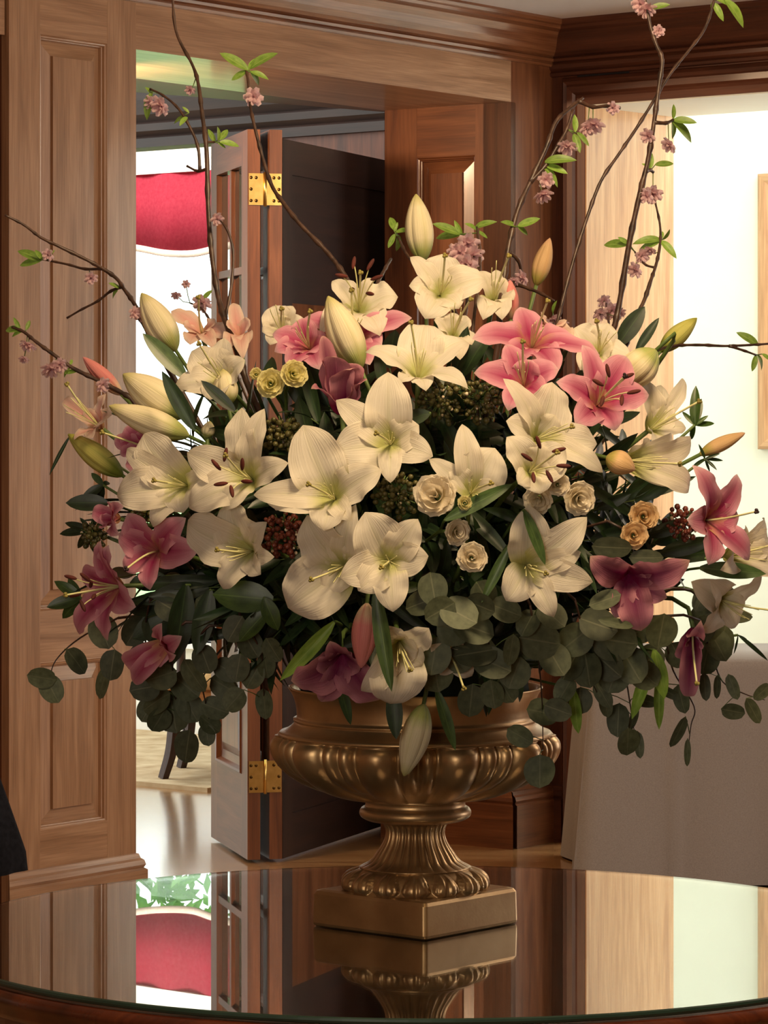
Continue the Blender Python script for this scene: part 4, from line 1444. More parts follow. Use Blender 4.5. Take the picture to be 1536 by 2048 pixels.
lily('white lily half out of the picture at the far right', (1446, 1112), [(1524, 1036, 38), (1548, 1138, 60), (1530, 1070, 50), (1490, 1050, 40), (1500, 1140, 50), (1440, 1140, 40)], A=(0.85, -0.1, 0.4), dz=0.0, anth=False)
lily('white lily low at the right behind the round grey leaves', (1434, 1196), [(1382, 1163, 56), (1524, 1152, 36), (1400, 1262, 46), (1490, 1210, 40), (1470, 1256, 44), (1420, 1160, 50)], A=(0.6, 0.3, 0.6), dz=0.0, stig='stigma_dark')
lily('drooping white lily over the urn rim with a long hanging petal', (798, 1282), [(780, 1408, 96), (722, 1382, 50), (858, 1256, 60), (836, 1300, 50), (760, 1250, 50), (846, 1330, 50)], A=(0.1, 0.45, 0.85), dz=0.05)
lily('small white lily behind the urn-side round leaves, one petal curling right', (890, 1296), [(944, 1352, 40), (930, 1330, 40), (880, 1350, 40), (910, 1270, 36), (860, 1290, 36), (920, 1300, 36)], A=(0.4, 0.4, 0.8), dz=0.0, stamens=False)
lily('white lily behind the tall branches at the top right of centre', (986, 604), [(960, 542, 30), (1010, 556, 30), (1028, 600, 40), (966, 640, 44), (994, 540, 24), (1004, 640, 44)], A=(0.1, -0.6, 0.7), dz=-0.05)
lily('white lily deep in the upper middle between the branches', (905, 676), [(868, 640, 36), (900, 626, 34), (942, 640, 40), (944, 690, 40), (880, 712, 40), (920, 720, 40)], A=(0.1, -0.6, 0.7), dz=-0.05)

# ------------------------------------------------------------------ pink lilies
lily('dark pink lily just opening beside the pale yellow blooms', (684, 830), [(644, 672, 50, -0.02), (734, 760, 50, -0.03), (716, 728, 66, 0.0), (668, 714, 66, -0.045), (622, 778, 46, -0.03), (700, 740, 60, -0.05)], mat='deep_petal', A=(-0.02, -0.95, 0.3), dz=0.02, stamens=False, pistil=False)
lily('pink lily behind the pale yellow blooms with upturned petals', (620, 700), [(545, 668, 40), (549, 704, 40), (604, 636, 44), (650, 690, 50), (580, 740, 44), (640, 740, 40)], mat='pink_petal', A=(-0.2, -0.5, 0.8), dz=-0.01)
lily('pink lily behind the large greenish bud at the top', (706, 684), [(604, 640, 40), (646, 624, 46), (824, 636, 44), (764, 690, 60), (660, 720, 50), (740, 730, 46)], mat='pink_petal', A=(0.0, -0.5, 0.8), dz=-0.04)
lily('pink lily at the upper right, topmost of the three together', (1062, 700), [(944, 678, 62), (1040, 614, 50), (1146, 674, 54), (1200, 712, 40), (1004, 742, 50), (1110, 752, 56)], mat='pink_petal', A=(0.15, -0.65, 0.7), dz=0.0)
lily('pink lily at the upper right, lower left of the three together', (1048, 776), [(948, 746, 52), (1016, 822, 44), (1118, 740, 58), (1012, 690, 40), (1090, 800, 50), (1064, 720, 50)], mat='pink_petal', A=(-0.1, -0.5, 0.8), dz=0.03)
lily('pink lily at the upper right with dark anthers, beside the big white bud', (1192, 812), [(1112, 764, 50), (1164, 690, 40), (1252, 712, 62), (1298, 790, 54), (1230, 862, 52), (1150, 850, 54)], mat='pink_petal', A=(0.25, -0.35, 0.85), dz=0.03, anth=True, stig='stigma_dark')
lily('pale pink lily with curled petals at the far left', (206, 858), [(130, 800, 26), (212, 788, 32), (148, 880, 26), (186, 876, 34), (224, 830, 40), (170, 820, 30)], mat='blush_petal', A=(-0.6, -0.5, 0.5), dz=0.0)
lily('pink lily facing left at the lower left, its dark stigma showing', (318, 1102), [(398, 1100, 60), (372, 1036, 50), (256, 1026, 56), (238, 1066, 50), (300, 1180, 40), (248, 1140, 44)], mat='pink_petal', A=(-0.45, 0.0, 0.85), dz=0.03, stamens=False, stig='stigma_dark')
lily('pink lily with dark red anthers low at the left edge', (246, 1172), [(202, 1080, 40), (166, 1136, 46), (218, 1090, 50), (158, 1268, 50), (216, 1282, 46), (272, 1214, 56)], mat='pink_petal', A=(-0.7, 0.05, 0.6), dz=0.03, anth=True)
lily('pink lily peeping out behind the dark leaves at the left', (240, 1038), [(186, 1020, 34), (226, 1010, 34), (204, 1058, 30), (250, 1012, 30), (240, 1070, 30), (200, 1040, 26)], mat='pink_petal', A=(-0.7, -0.1, 0.5), dz=-0.02, stamens=False, pistil=False)
lily('pink lily pointing down left below the others on the left', (344, 1280), [(246, 1322, 40), (268, 1366, 36), (364, 1272, 36), (324, 1246, 30), (310, 1330, 36), (352, 1310, 30)], mat='pink_petal', A=(-0.7, 0.5, 0.4), dz=0.0, stamens=False, pistil=False)
lily('dark pink lily half hidden between the white ones at the left', (296, 896), [(228, 880, 34), (250, 854, 50), (288, 866, 40), (262, 944, 36), (300, 940, 36), (240, 910, 30)], mat='pink_petal', A=(-0.5, -0.2, 0.6), dz=-0.03, stamens=False)
lily('pink lily behind the buds at the upper left against the window', (404, 672), [(342, 622, 34), (456, 676, 44), (432, 646, 34), (368, 654, 40), (380, 690, 40), (430, 700, 30)], mat='blush_petal', A=(-0.1, -0.6, 0.6), dz=-0.06, stamens=False)
lily('pale pink lily beside the tall left branch', (478, 676), [(466, 606, 26), (500, 640, 30), (452, 650, 34), (496, 690, 34), (456, 700, 34), (486, 720, 30)], mat='blush_petal', A=(0.0, -0.6, 0.6), dz=-0.06, stamens=False, pistil=False)
lily('pink and white lily at the right edge reaching over the bright wall', (1408, 1040), [(1384, 930, 46), (1474, 948, 48), (1498, 1120, 44), (1416, 1130, 54), (1478, 1034, 54), (1374, 1040, 50)], mat='pink_petal', A=(0.6, 0.0, 0.7), dz=0.02, stamens=False, stig='stigma_dark')
lily('dusky pink lily at the lower right with a deep magenta throat', (1256, 1148), [(1180, 1112, 56), (1380, 1120, 56), (1282, 1262, 62), (1230, 1236, 40), (1334, 1196, 44), (1312, 1132, 50)], mat='deep_petal', A=(0.0, 0.35, 0.85), dz=0.04, pistil=False, stamens=False)
lily('purplish pink lily drooping under the leaves at the right', (1386, 1256), [(1376, 1392, 36), (1356, 1316, 34), (1408, 1292, 34), (1370, 1290, 30), (1402, 1240, 30), (1390, 1330, 30)], mat='deep_petal', A=(-0.1, 0.8, 0.5), dz=0.0, stamens=False)
lily('pink lily with a deep magenta centre hanging over the left of the urn rim', (684, 1306), [(582, 1362, 82), (642, 1404, 50), (758, 1400, 70), (660, 1282, 40), (722, 1330, 50), (628, 1320, 50)], mat='deep_petal', A=(0.05, 0.6, 0.75), dz=0.05, stamens=False, pistil=False)
lily('pink lily behind the upright branch at the top right, mostly hidden', (1098, 662), [(1084, 636, 40), (1126, 652, 40), (1140, 690, 40), (1064, 650, 30), (1110, 700, 40), (1080, 690, 40)], mat='blush_petal', A=(0.1, -0.6, 0.6), dz=-0.04, stamens=False, pistil=False)

# ------------------------------------------------------------------ buds
bud('tall white lily bud standing highest at the top centre', (846, 524), (832, 388), 58, dz=0.0)
bud('large greenish white bud left of the top, leaning left', (722, 738), (656, 592), 72, dz=0.05)
bud('pale grey-white bud at the upper left against the bright window', (352, 702), (283, 586), 64, dz=0.02)
bud('big cream bud at the left with a ribbed side, pointing up left', (368, 834), (246, 748), 76, dz=0.04)
bud('long cream bud with a curled lip at the left', (378, 872), (218, 812), 58, dz=0.05, open_=0.6)
bud('yellow-green bud at the far left over the wood panel', (246, 952), (136, 868), 50, mat='bud_green', dz=0.0)
bud('slim pinkish green bud on the left beside the lowest left branch', (244, 790), (166, 714), 34, mat='bud_pink', dz=0.0)
bud('big white bud at the upper right hanging from the green bud stem', (1312, 700), (1234, 778), 74, dz=0.05)
bud('yellow-green bud at the upper right pointing at the bright wall', (1320, 704), (1394, 636), 40, mat='bud_green', dz=0.02)
bud('orange-tinted bud standing up at the top right', (1072, 572), (1100, 476), 38, mat='bud_peach', dz=0.0)
bud('small peach bud right of centre', (1212, 914), (1270, 940), 50, mat='bud_peach', dz=0.05)
bud('narrow salmon bud reaching right against the bright wall', (1398, 910), (1490, 866), 30, mat='bud_peach', dz=0.0, open_=0.7)
bud('yellowish white bud hanging down over the urn bowl', (848, 1408), (808, 1552), 60, mat='bud_white', dz=-0.02+0.03, open_=0.8)
bud('pink bud hanging over the urn rim left of the blade leaf', (734, 1206), (722, 1336), 54, mat='bud_pink', dz=0.08, open_=0.5)
bud('striped blush bud between the branches at the top right', (1022, 640), (1020, 560), 36, mat='bud_pink', dz=-0.02, open_=0.4)
bud('greenish bud at the upper left under the white lily', (456, 812), (446, 738), 52, mat='bud_white', dz=0.0)
bud('small cream bud in the dark greens at the left', (414, 876), (420, 842), 28, mat='bud_white', dz=0.0)
bud('small cream bud near the centre top of the ruffled bloom', (934, 940), (926, 862), 40, mat='bud_white', dz=0.045)

# ------------------------------------------------------------------ ruffled blooms
YEL = 'pale yellow blooms at the upper left'
rose('left one of the two pale yellow ruffled blooms', (541, 766), 29, 'rose_yellow', dz=0.03, group=YEL)
rose('right one of the two pale yellow ruffled blooms', (590, 746), 28, 'rose_yellow', dz=0.03, group=YEL, A=(0.3, -0.2, 1))
rose('small yellow-green bud left of the pale yellow blooms', (512, 748), 13, 'rose_yellow', dz=0.03, tight=True, group=YEL)
rose('largest cream ruffled bloom at the centre right', (868, 990), 44, dz=0.05, A=(-0.3, -0.2, 1))
rose('tiny yellow-green bud beside the largest ruffled bloom', (930, 1006), 15, 'rose_yellow', dz=0.06, tight=True)
rose('cream ruffled bloom half open under the largest one', (916, 1064), 27, dz=0.04, A=(0.4, 0.1, 1))
rose('round cream bloom with a dark eye, lowest at the centre right', (944, 1115), 31, dz=0.05)
rose('small cream bloom directly below the brown-anthered lily', (1116, 968), 25, dz=0.08)
rose('cream ruffled bloom right of the brown-anthered lily', (1161, 998), 34, dz=0.05, A=(0.3, 0.1, 1))
rose('cream ruffled bloom tucked under the brown-anthered lily', (1076, 1000), 30, dz=0.03, A=(-0.2, 0.3, 1))
rose('upper one of the two peach ruffled blooms at the right', (1288, 1032), 30, 'rose_peach', dz=0.02, tight=True, group='peach blooms at the right')
rose('lower one of the two peach ruffled blooms at the right', (1268, 1070), 28, 'rose_peach', dz=0.04, tight=True, group='peach blooms at the right')

# ------------------------------------------------------------------ berry clusters
def berries(label, c, rpx_, n, mats, dz=0.0, name='berry_cluster'):
    Y = dome(*c)-dz
    C = at(c[0], c[1], Y)
    R = rpx_*Y/F
    root = thing(name, label, 'berries', C, group='berry clusters of the bouquet')
    rnd = random.Random(int(c[0]))
    for mi, (mt, frac, rad) in enumerate(mats):
        v, f = [], []
        for i in range(int(n*frac)):
            d = V((rnd.gauss(0, 1), rnd.gauss(0, 1)-0.6, rnd.gauss(0, 1))).normalized()
            p = C+d*R*rnd.uniform(0.55, 1.0)
            ball_data(p, rad*rnd.uniform(0.7, 1.2), d, None, 6, 4, v, f)
        o = link_mesh('berries' if mi == 0 else 'tiny_flowers', v, f, M[mt], root)
        o['kind'] = 'stuff'
    v, f = [], []
    for i in range(26):
        d = V((rnd.gauss(0, 1), rnd.gauss(0, 1)-0.5, rnd.gauss(0, 1))).normalized()
        tube_data([C-V((0, -1, 0))*R*0.6, C+d*R*0.4, C+d*R*0.85], 0.0009, 4, v, f)
    o = link_mesh('twigs', v, f, M['stem'], root)
    o['kind'] = 'stuff'
    stem_to_core(root, C+V((0, R*0.5, 0)), V((0, 1, 0)), 0.003)
RB = [('berry', 0.86, 0.0042), ('berry_pale', 0.14, 0.0026)]
GB = [('berry_green', 0.94, 0.0045), ('berry_pale', 0.06, 0.0022)]
berries('brown-red berry cluster with pale specks left of the low central lilies', (566, 1066), 50, 120, RB, dz=0.03)
berries('brown-green berry cluster between the left white lilies', (566, 868), 44, 90, GB, dz=0.0)
berries('dark green berry cluster with white specks above the centre', (880, 800), 56, 120, [('berry_green', 0.9, 0.0042), ('berry_pale', 0.1, 0.0028)], dz=0.0)
berries('second dark berry cluster right above the centre', (958, 800), 48, 90, GB, dz=-0.01)
berries('green-brown berry cluster above the star-shaped lily', (794, 990), 50, 90, GB, dz=0.01)
berries('brown-red berry cluster at the right beside the pink lily', (1366, 1046), 40, 80, RB, dz=-0.01)
berries('ragged brown seed cluster at the left edge by the panel', (186, 1068), 30, 50, GB, dz=0.0)
berries('brown berry cluster at the lower left among the dark leaves', (300, 1020), 36, 60, GB, dz=-0.03)

# ------------------------------------------------------------------ dark foliage
def sprig(label, group, kind, p0, p1, n, length, name='leafy_sprig', curve=0.03, droop=0.0, side=None):
    root = thing(name, label, 'foliage', p0, group=group)
    d = (p1-p0)
    bendv = V((rng.uniform(-1, 1), rng.uniform(-1, 1), rng.uniform(-1, 1)))*curve
    path = [bez(p0, p0+d*0.33+bendv, p0+d*0.7+bendv*0.5, p1, i/10) for i in range(11)]
    v, f, uv = tube_data(path, [0.0030*(1-0.7*i/10) for i in range(11)], 5)
    link_mesh('stem', v, f, M['stem'], root)
    t = d.normalized()
    a1 = t.orthogonal().normalized()
    a2 = t.cross(a1)
    for k in range(n):
        u = 0.28+0.72*(k+1)/n
        i = min(9, int(u*10))
        p = path[i].lerp(path[i+1], u*10-i) if u < 1 else path[-1]
        th = k*2.4+rng.uniform(-.4, .4)
        o_ = a1*math.cos(th)+a2*math.sin(th)
        fw = 0.55 if k < n-1 else 3
        ld = (o_+t*fw+V((0, 0, -droop))).normalized()
        nn = t*0.9-o_*0.3+V((0, -0.5, 0.35))
        put_leaf(root, kind, p, ld, nn, length*rng.uniform(0.7, 1.15))
    return root

def inside(px, py, k):
    "a point k (0..1) of the way from the bouquet's heart to its surface behind a measured point"
    C = V((UX, UY, EYE-(BCY-HORIZON)*SU))
    S = at(px, py, dome(px, py))
    return C+(S-C)*k

LANDMARKS = [(376, 972, 'the white lily at the left front'), (508, 960, 'the lily with brown anthers at left'), (670, 1000, 'the large white lily left of centre'),
    (781, 890, 'the brown-tipped white lily'), (836, 760, 'the upward-facing white lily'), (778, 1122, 'the star-shaped white lily'), (942, 988, 'the lily with two upright petals'),
    (1068, 880, 'the warm white lily right of centre'), (1052, 1130, 'the lower right white lily'), (1256, 1148, 'the dusky pink lily'), (1062, 740, 'the upper right pink lilies'),
    (1288, 1050, 'the two peach blooms'), (564, 756, 'the two pale yellow blooms'), (318, 1102, 'the pink lily with dark stigma'), (690, 1310, 'the magenta-centred pink lily'),
    (1244, 922, 'the sideways white lily at right'), (1408, 1040, 'the pink lily at the right edge'), (868, 990, 'the largest ruffled bloom'), (450, 768, 'the white lily near the bright window'),
    (720, 690, 'the large greenish bud'), (566, 1066, 'the brown-red berry cluster'), (246, 1172, 'the pink lily with dark red anthers'), (1080, 1290, 'the round grey leaves beside the urn'),
    (392, 1400, 'the round leaves by the glazed door'), (480, 1240, 'the bright green leaf pair')]
def where(x, y):
    l = min(LANDMARKS, key=lambda q: (q[0]-x)**2+(q[1]-y)**2)
    dx, dy = x-l[0], y-l[1]
    if math.hypot(dx, dy) < 28:
        return 'directly behind '+l[2]
    a = (math.degrees(math.atan2(dy, dx))+22.5) % 360
    return ('right of', 'below right of', 'below', 'below left of', 'left of', 'above left of', 'above', 'above right of')[int(a//45)]+' '+l[2]
srng = random.Random(5)
cnt = 0
OUT = [  # rough outline of the greenery in the photograph
    (250, 760), (210, 900), (160, 1010), (165, 1120), (190, 1230), (270, 1320), (400, 1370), (560, 1330), (700, 1340), (860, 1330), (1000, 1340), (1130, 1370),
    (1290, 1340), (1400, 1270), (1430, 1150), (1400, 1000), (1390, 900), (1330, 800), (1270, 740), (1180, 690), (1050, 660), (900, 660), (760, 640), (620, 690), (520, 690), (400, 720)]
def in_poly(x, y):
    c = False
    for i in range(len(OUT)):
        x1, y1 = OUT[i]
        x2, y2 = OUT[i-1]
        if (y1 > y) != (y2 > y) and x < (x2-x1)*(y-y1)/(y2-y1)+x1:
            c = not c
    return c
zones = {}
while cnt < 150:
    x, y = srng.uniform(150, 1440), srng.uniform(640, 1370)
    if not in_poly(x, y):
        continue
    k1 = srng.uniform(0.80, 0.93)
    p1 = inside(x, y, k1)
    p0 = inside(BCX+(x-BCX)*0.45, BCY+120+(y-BCY)*0.4, 0.4)
    zx = 'left' if x < 560 else ('middle' if x < 1060 else 'right')
    zy = 'upper' if y < 860 else ('central' if y < 1110 else 'lower')
    kind = 'dark' if srng.random() < 0.6 else 'lilydark'
    lab = {'dark': 'dark green broad-leaved sprig ', 'lilydark': 'dark narrow-leaved lily stalk '}[kind]+where(x, y)
    sprig(lab, 'dark greens near '+min(LANDMARKS, key=lambda q: (q[0]-x)**2+(q[1]-y)**2)[2], kind, p0, p1, 9, 0.075 if kind == 'dark' else 0.105)
    cnt += 1
# denser greens low on either side
for k in range(40):
    x, y = (srng.uniform(250, 360), srng.uniform(1130, 1240)) if k >= 34 else (srng.uniform(235, 560), srng.uniform(1080, 1310)) if k < 20 else (srng.uniform(1120, 1410), srng.uniform(1080, 1290))
    p1 = inside(x, y, srng.uniform(0.74, 0.88))
    p0 = inside(BCX+(x-BCX)*0.45, BCY+120+(y-BCY)*0.4, 0.4)
    kd = 'lilydark' if k % 3 else 'dark'
    side_ = 'left' if x < 800 else 'right'
    lab = ('drooping dark lily leaves ' if k % 3 else 'drooping dark broad sprig ')+where(x, y)
    sprig(lab, 'drooping dark greens near '+min(LANDMARKS, key=lambda q: (q[0]-x)**2+(q[1]-y)**2)[2], kd, p0, p1, 10, 0.11 if k % 3 else 0.08, droop=0.5)
# a back layer behind the flowers
for k in range(34):
    a = 2*PI*k/34
    x, y = BCX+520*math.cos(a), BCY-20+300*math.sin(a)
    if not in_poly(x, y):
        x, y = BCX+430*math.cos(a), BCY+240*math.sin(a)
    c = V((UX, UY, EYE-(BCY-HORIZON)*SU))
    s_ = at(x, y, UY)
    sprig('dark leafy sprig on the far side of the bouquet', 'dark sprigs on the far side', 'dark', V((UX, UY+0.03, 1.2)), c+(s_-c)*0.9+V((0, 0.10+0.08*(k % 3), 0)), 9, 0.085)

# picked leaves: long blades and bright leaves that stand out in front
def blade(label, base, tip, kind, dz=0.0, tdz=0.0, width=1.0, name='blade_leaf'):
    Y = dome(*base)-dz
    B, T = at(base[0], base[1], Y), at(tip[0], tip[1], Y-tdz)
    root = thing(name, label, 'leaf', B, group='single long leaves of the bouquet')
    put_leaf(root, kind, B, T-B, V((rng.uniform(-.3, .3), -1, 0.2)), (T-B).length, var=1, width=width)
    stem_to_core(root, B, V((0, 1, 0)), 0.0024)
blade('long green blade leaf hanging at centre above the urn', (752, 1180), (780, 1386), 'lily', dz=0.12, width=1.05)
blade('yellow-green blade leaf pointing down left above the urn', (668, 1244), (560, 1366), 'bright', dz=0.08, width=0.6)
blade('green blade leaf crossing the lower right white lily', (1048, 1020), (1094, 1130), 'lily', dz=0.10, width=1.3)
blade('long green blade leaf under the small white lily, pointing right', (890, 1040), (1026, 966), 'lily', dz=0.09, width=1.2)
blade('green blade leaf pointing down left from the lower right lily', (1020, 1090), (962, 1206), 'lily', dz=0.07, width=1.1)
blade('grey-green blade leaf hanging over the urn right of the bud', (872, 1378), (914, 1502), 'lily', dz=0.05, width=1.2)
blade('dark blade leaf hanging over the urn left of the bud', (786, 1376), (792, 1480), 'lilydark', dz=0.05, width=1.8)
blade('small dark blade leaf hanging over the urn rim at the left', (676, 1362), (704, 1450), 'lilydark', dz=0.05, width=1.4)
blade('dark strap leaf at the upper right behind the white lily', (1236, 690), (1290, 612), 'lilydark', dz=-0.02, width=2.2)
blade('dark curled leaf at the upper right beside the strap leaf', (1272, 704), (1318, 634), 'lilydark', dz=-0.02, width=1.3)
blade('grey leaf behind the pale bud at the upper left', (372, 756), (286, 664), 'lily', dz=-0.02, width=1.8)
blade('dark leaf over the cream buds at the left', (390, 860), (322, 742), 'lilydark', dz=0.07, width=1.3)
blade('dark leaf pointing up left beside the white lily at upper left', (470, 822), (402, 760), 'lilydark', dz=0.05, width=1.5)
blade('broad bright green leaf pair at the left of centre, upper leaf', (546, 1200), (424, 1186), 'mid', dz=0.02, width=1.6)
blade('bright green leaf left of centre, hanging below the pair', (528, 1196), (556, 1262), 'mid', dz=0.04, width=1.5)
blade('green leaf left of centre, lowest beside the round leaves', (536, 1220), (474, 1282), 'mid', dz=0.03, width=1.3)
blade('dark broad leaf behind the pink lily with dark red anthers, upper one', (336, 1160), (258, 1164), 'dark', dz=-0.06, width=1.7)
blade('dark broad leaf between the two lower left pink lilies', (340, 1196), (256, 1222), 'dark', dz=-0.06, width=1.7)
blade('dark broad leaf above the lowest left pink lily', (350, 1226), (262, 1276), 'dark', dz=-0.06, width=1.6)
blade('dark leaf low on the left between the round leaves', (380, 1230), (300, 1300), 'dark', dz=-0.05, width=1.6)
blade('dark narrow leaf pointing down beside the glazed door', (420, 1180), (392, 1312), 'lilydark', dz=-0.03, width=1.8)
blade('dark narrow leaf pointing down over the chair', (372, 1170), (350, 1330), 'lilydark', dz=-0.03, width=1.8)
blade('dark pointed leaf at the left edge over the wood panel', (216, 1006), (130, 1004), 'dark', dz=0.0, width=1.3)
blade('thin dark leaf at the far left below the yellow-green bud', (140, 872), (96, 950), 'lilydark', dz=0.0, width=0.5)
blade('mid green pointed leaf at the far right over the bright wall', (1400, 1136), (1534, 1146), 'lily', dz=0.02, width=1.6)
blade('green leaf between the central white lilies and the round leaves', (800, 1180), (842, 1168), 'mid', dz=0.02, width=1.6)
blade('dark glossy leaf left of the berry cluster above centre', (860, 826), (788, 846), 'dark', dz=0.05, width=1.4)
blade('bright green leaf on the right below the round grey leaves', (1308, 1300), (1332, 1400), 'bright', dz=0.0, width=1.0)
blade('bright green leaf hanging by the cloth table', (1300, 1330), (1262, 1440), 'bright', dz=0.0, width=0.7)
blade('bright green leaf hanging right against the tablecloth', (1318, 1350), (1318, 1462), 'bright', dz=0.0, width=0.6)
blade('narrow bright green leaf left of the tablecloth edge', (1148, 1380), (1154, 1470), 'bright', dz=0.0, width=0.9)

# pointed leaf stars and spiky stalk at the edges
def star(label, c, tips, kind, dz=0.0, name='leaf_rosette', width=1.2):
    Y = dome(*c)-dz
    C = at(c[0], c[1], Y)
    root = thing(name, label, 'foliage', C, group='leaf rosettes at the bouquet edge')
    for t in tips:
        T = at(t[0], t[1], Y+rng.uniform(-0.02, 0.02))
        put_leaf(root, kind, C, T-C, V((rng.uniform(-.3, .3), -1, 0.3)), (T-C).length, width=width)
    stem_to_core(root, C, (CORE-C).normalized(), 0.0026)
star('mid green pointed leaves sticking out at the left edge, low by the pink lily', (160, 1196), [(112, 1160), (94, 1212), (136, 1156), (124, 1238), (180, 1220)], 'mid')
star('dark pointed leaves at the left above the ragged seeds', (206, 970), [(182, 944), (196, 1010), (222, 960), (186, 980), (160, 1000)], 'dark')
star('ragged dark leaves at the left edge with hooked tips', (180, 1060), [(128, 1044), (116, 1066), (150, 1100), (190, 1110), (200, 1024), (160, 1034)], 'dark', width=0.9)
star('spiky green leaves at the right edge against the bright wall', (1390, 850), [(1390, 770), (1404, 796), (1364, 822), (1430, 846), (1382, 800), (1416, 830), (1378, 884)], 'mid', width=0.8)
star('dark spiky leaves under the salmon bud at the right', (1410, 918), [(1448, 920), (1434, 938), (1420, 944), (1400, 890), (1440, 906), (1388, 930)], 'dark', width=0.6)
star('thin dark leaves sticking out at the far right, low', (1476, 1270), [(1540, 1320), (1500, 1280), (1470, 1310)], 'lilydark', width=0.6)

# ------------------------------------------------------------------ silver dollar eucalyptus
def eucalyptus(label, stem_px, leaves, dz=0.02, droop_depth=0.0):
    """leaves: (x, y, half length px, half width px, angle deg of the leaf axis)"""
    n = len(stem_px)
    Y0 = dome(*stem_px[0])-dz
    pts = []
    for i, p in enumerate(stem_px):
        Yd = min(dome(p[0], p[1]), UY-0.02)-dz
        pts.append(at(p[0], p[1], Yd))
    root = thing('eucalyptus_sprig', label, 'foliage', pts[0], group='silver dollar eucalyptus sprigs')
    path = smooth_path(pts, 5)
    m = len(path)
    v, f, uv = tube_data(path, [0.0018*(1-0.6*i/(m-1)) for i in range(m)], 5)
    stem = link_mesh('stem', v, f, M['bark'], root)
    for (x, y, hl, hw, ang_) in leaves:
        hl, hw = hl*1.14, hw*1.16
        # nearest stem point fixes the leaf's distance
        q = min(path, key=lambda p: (p.x/p.y*F+PX0-x)**2+(HORIZON-(p.z-EYE)/p.y*F-y)**2)
        Y = q.y-rng.uniform(0.0, 0.03)
        c = at(x, y, Y)
        s = Y/F
        a = math.radians(ang_)
        d = V((math.cos(a), rng.uniform(-0.25, 0.25), -math.sin(a))).normalized()
        nn = V((rng.uniform(-0.6, 0.6), -1, rng.uniform(-0.3, 0.6)))
        base = c-d*hl*s
        put_leaf(root, 'euc' if hw > hl*0.66 else 'euclong', base, d, nn, 2*hl*s, width=(hw/hl)/(0.92 if hw > hl*0.66 else 0.54))
        pet = [base, base.lerp(q, 0.5)+V((0, 0, 0.002)), q]
        if 0.004 < (base-q).length < 0.06:
            v, f, uv = tube_data(pet, 0.0008, 4)
            link_mesh('leaf_stalk', v, f, M['stem'], root)
    core = CORE+V((rng.uniform(-.1, .1), rng.uniform(-.06, .06), 0.02))
    tp = (pts[0]-pts[1]).normalized()
    p = [bez(pts[0], pts[0]+tp*0.08, core.lerp(pts[0], 0.3), core, i/7) for i in range(8)]
    v, f, uv = tube_data(p, 0.0022, 5)
    link_mesh('stem', v, f, M['bark'], root)

eucalyptus('eucalyptus sprig drooping furthest left over the wood panel', [(236, 1236), (160, 1276), (112, 1320), (98, 1362)],
           [(153, 1322, 27, 20, 50), (83, 1355, 26, 19, 190), (103, 1378, 27, 21, 60), (207, 1264, 32, 26, 70), (204, 1366, 30, 15, 110), (224, 1330, 28, 22, 100)])
eucalyptus('eucalyptus sprig hanging at the left in front of the far room window', [(350, 1260), (345, 1330), (352, 1400), (372, 1470)],
           [(322, 1352, 30, 26, 160), (312, 1402, 30, 26, 150), (346, 1424, 38, 34, 80), (374, 1493, 30, 26, 100), (372, 1372, 30, 26, 40), (318, 1440, 24, 22, 120), (290, 1376, 28, 24, 170), (296, 1420, 24, 20, 120), (380, 1416, 28, 24, 60)])
eucalyptus('eucalyptus sprig with olive leaves hanging by the glazed door', [(400, 1270), (398, 1340), (410, 1400), (420, 1450)],
           [(386, 1352, 34, 20, 60), (430, 1416, 26, 20, 20), (420, 1448, 22, 19, 40), (414, 1470, 20, 15, 80), (448, 1372, 28, 22, 30), (410, 1318, 28, 22, 70), (455, 1340, 28, 20, 30)])
eucalyptus('eucalyptus sprig hanging left of the urn over the door hinge', [(480, 1230), (520, 1300), (526, 1360), (528, 1400)],
           [(532, 1330, 25, 17, 80), (529, 1408, 28, 17, 85), (500, 1288, 28, 22, 60), (470, 1258, 26, 22, 120), (506, 1352, 26, 20, 120), (470, 1400, 24, 22, 130), (476, 1336, 26, 22, 100), (546, 1300, 24, 20, 60)])
eucalyptus('eucalyptus sprig spreading over the urn rim right of the white lily', [(870, 1170), (884, 1240), (878, 1310), (874, 1340)],
           [(868, 1312, 34, 30, 100), (872, 1348, 34, 31, 80), (908, 1258, 32, 30, 20), (866, 1178, 30, 26, 80), (918, 1228, 36, 32, 30), (880, 1222, 30, 26, 150), (946, 1256, 40, 32, 20), (842, 1206, 30, 22, 160), (960, 1212, 28, 26, 20), (850, 1310, 26, 20, 130)], dz=0.06)
eucalyptus('eucalyptus sprig with grey leaves over the front of the urn rim', [(960, 1220), (978, 1290), (984, 1340), (984, 1380)],
           [(968, 1190, 28, 25, 60), (950, 1306, 42, 28, 170), (942, 1402, 31, 24, 95), (986, 1388, 26, 24, 80), (1022, 1300, 28, 16, 100), (1030, 1345, 31, 28, 110), (984, 1326, 36, 28, 20), (1012, 1220, 30, 24, 20), (916, 1318, 30, 26, 160), (1012, 1382, 24, 22, 60)], dz=0.05)
eucalyptus('eucalyptus sprig trailing down the right of the urn bowl', [(1060, 1210), (1074, 1290), (1084, 1400), (1086, 1500)],
           [(1080, 1282, 38, 34, 10), (1086, 1424, 30, 25, 10), (1080, 1543, 30, 28, 90), (1040, 1472, 26, 19, 30), (1116, 1420, 26, 20, 20), (1104, 1232, 30, 26, 40), (1056, 1246, 26, 22, 120), (1110, 1320, 32, 28, 60), (1052, 1300, 20, 18, 150)], dz=0.03)
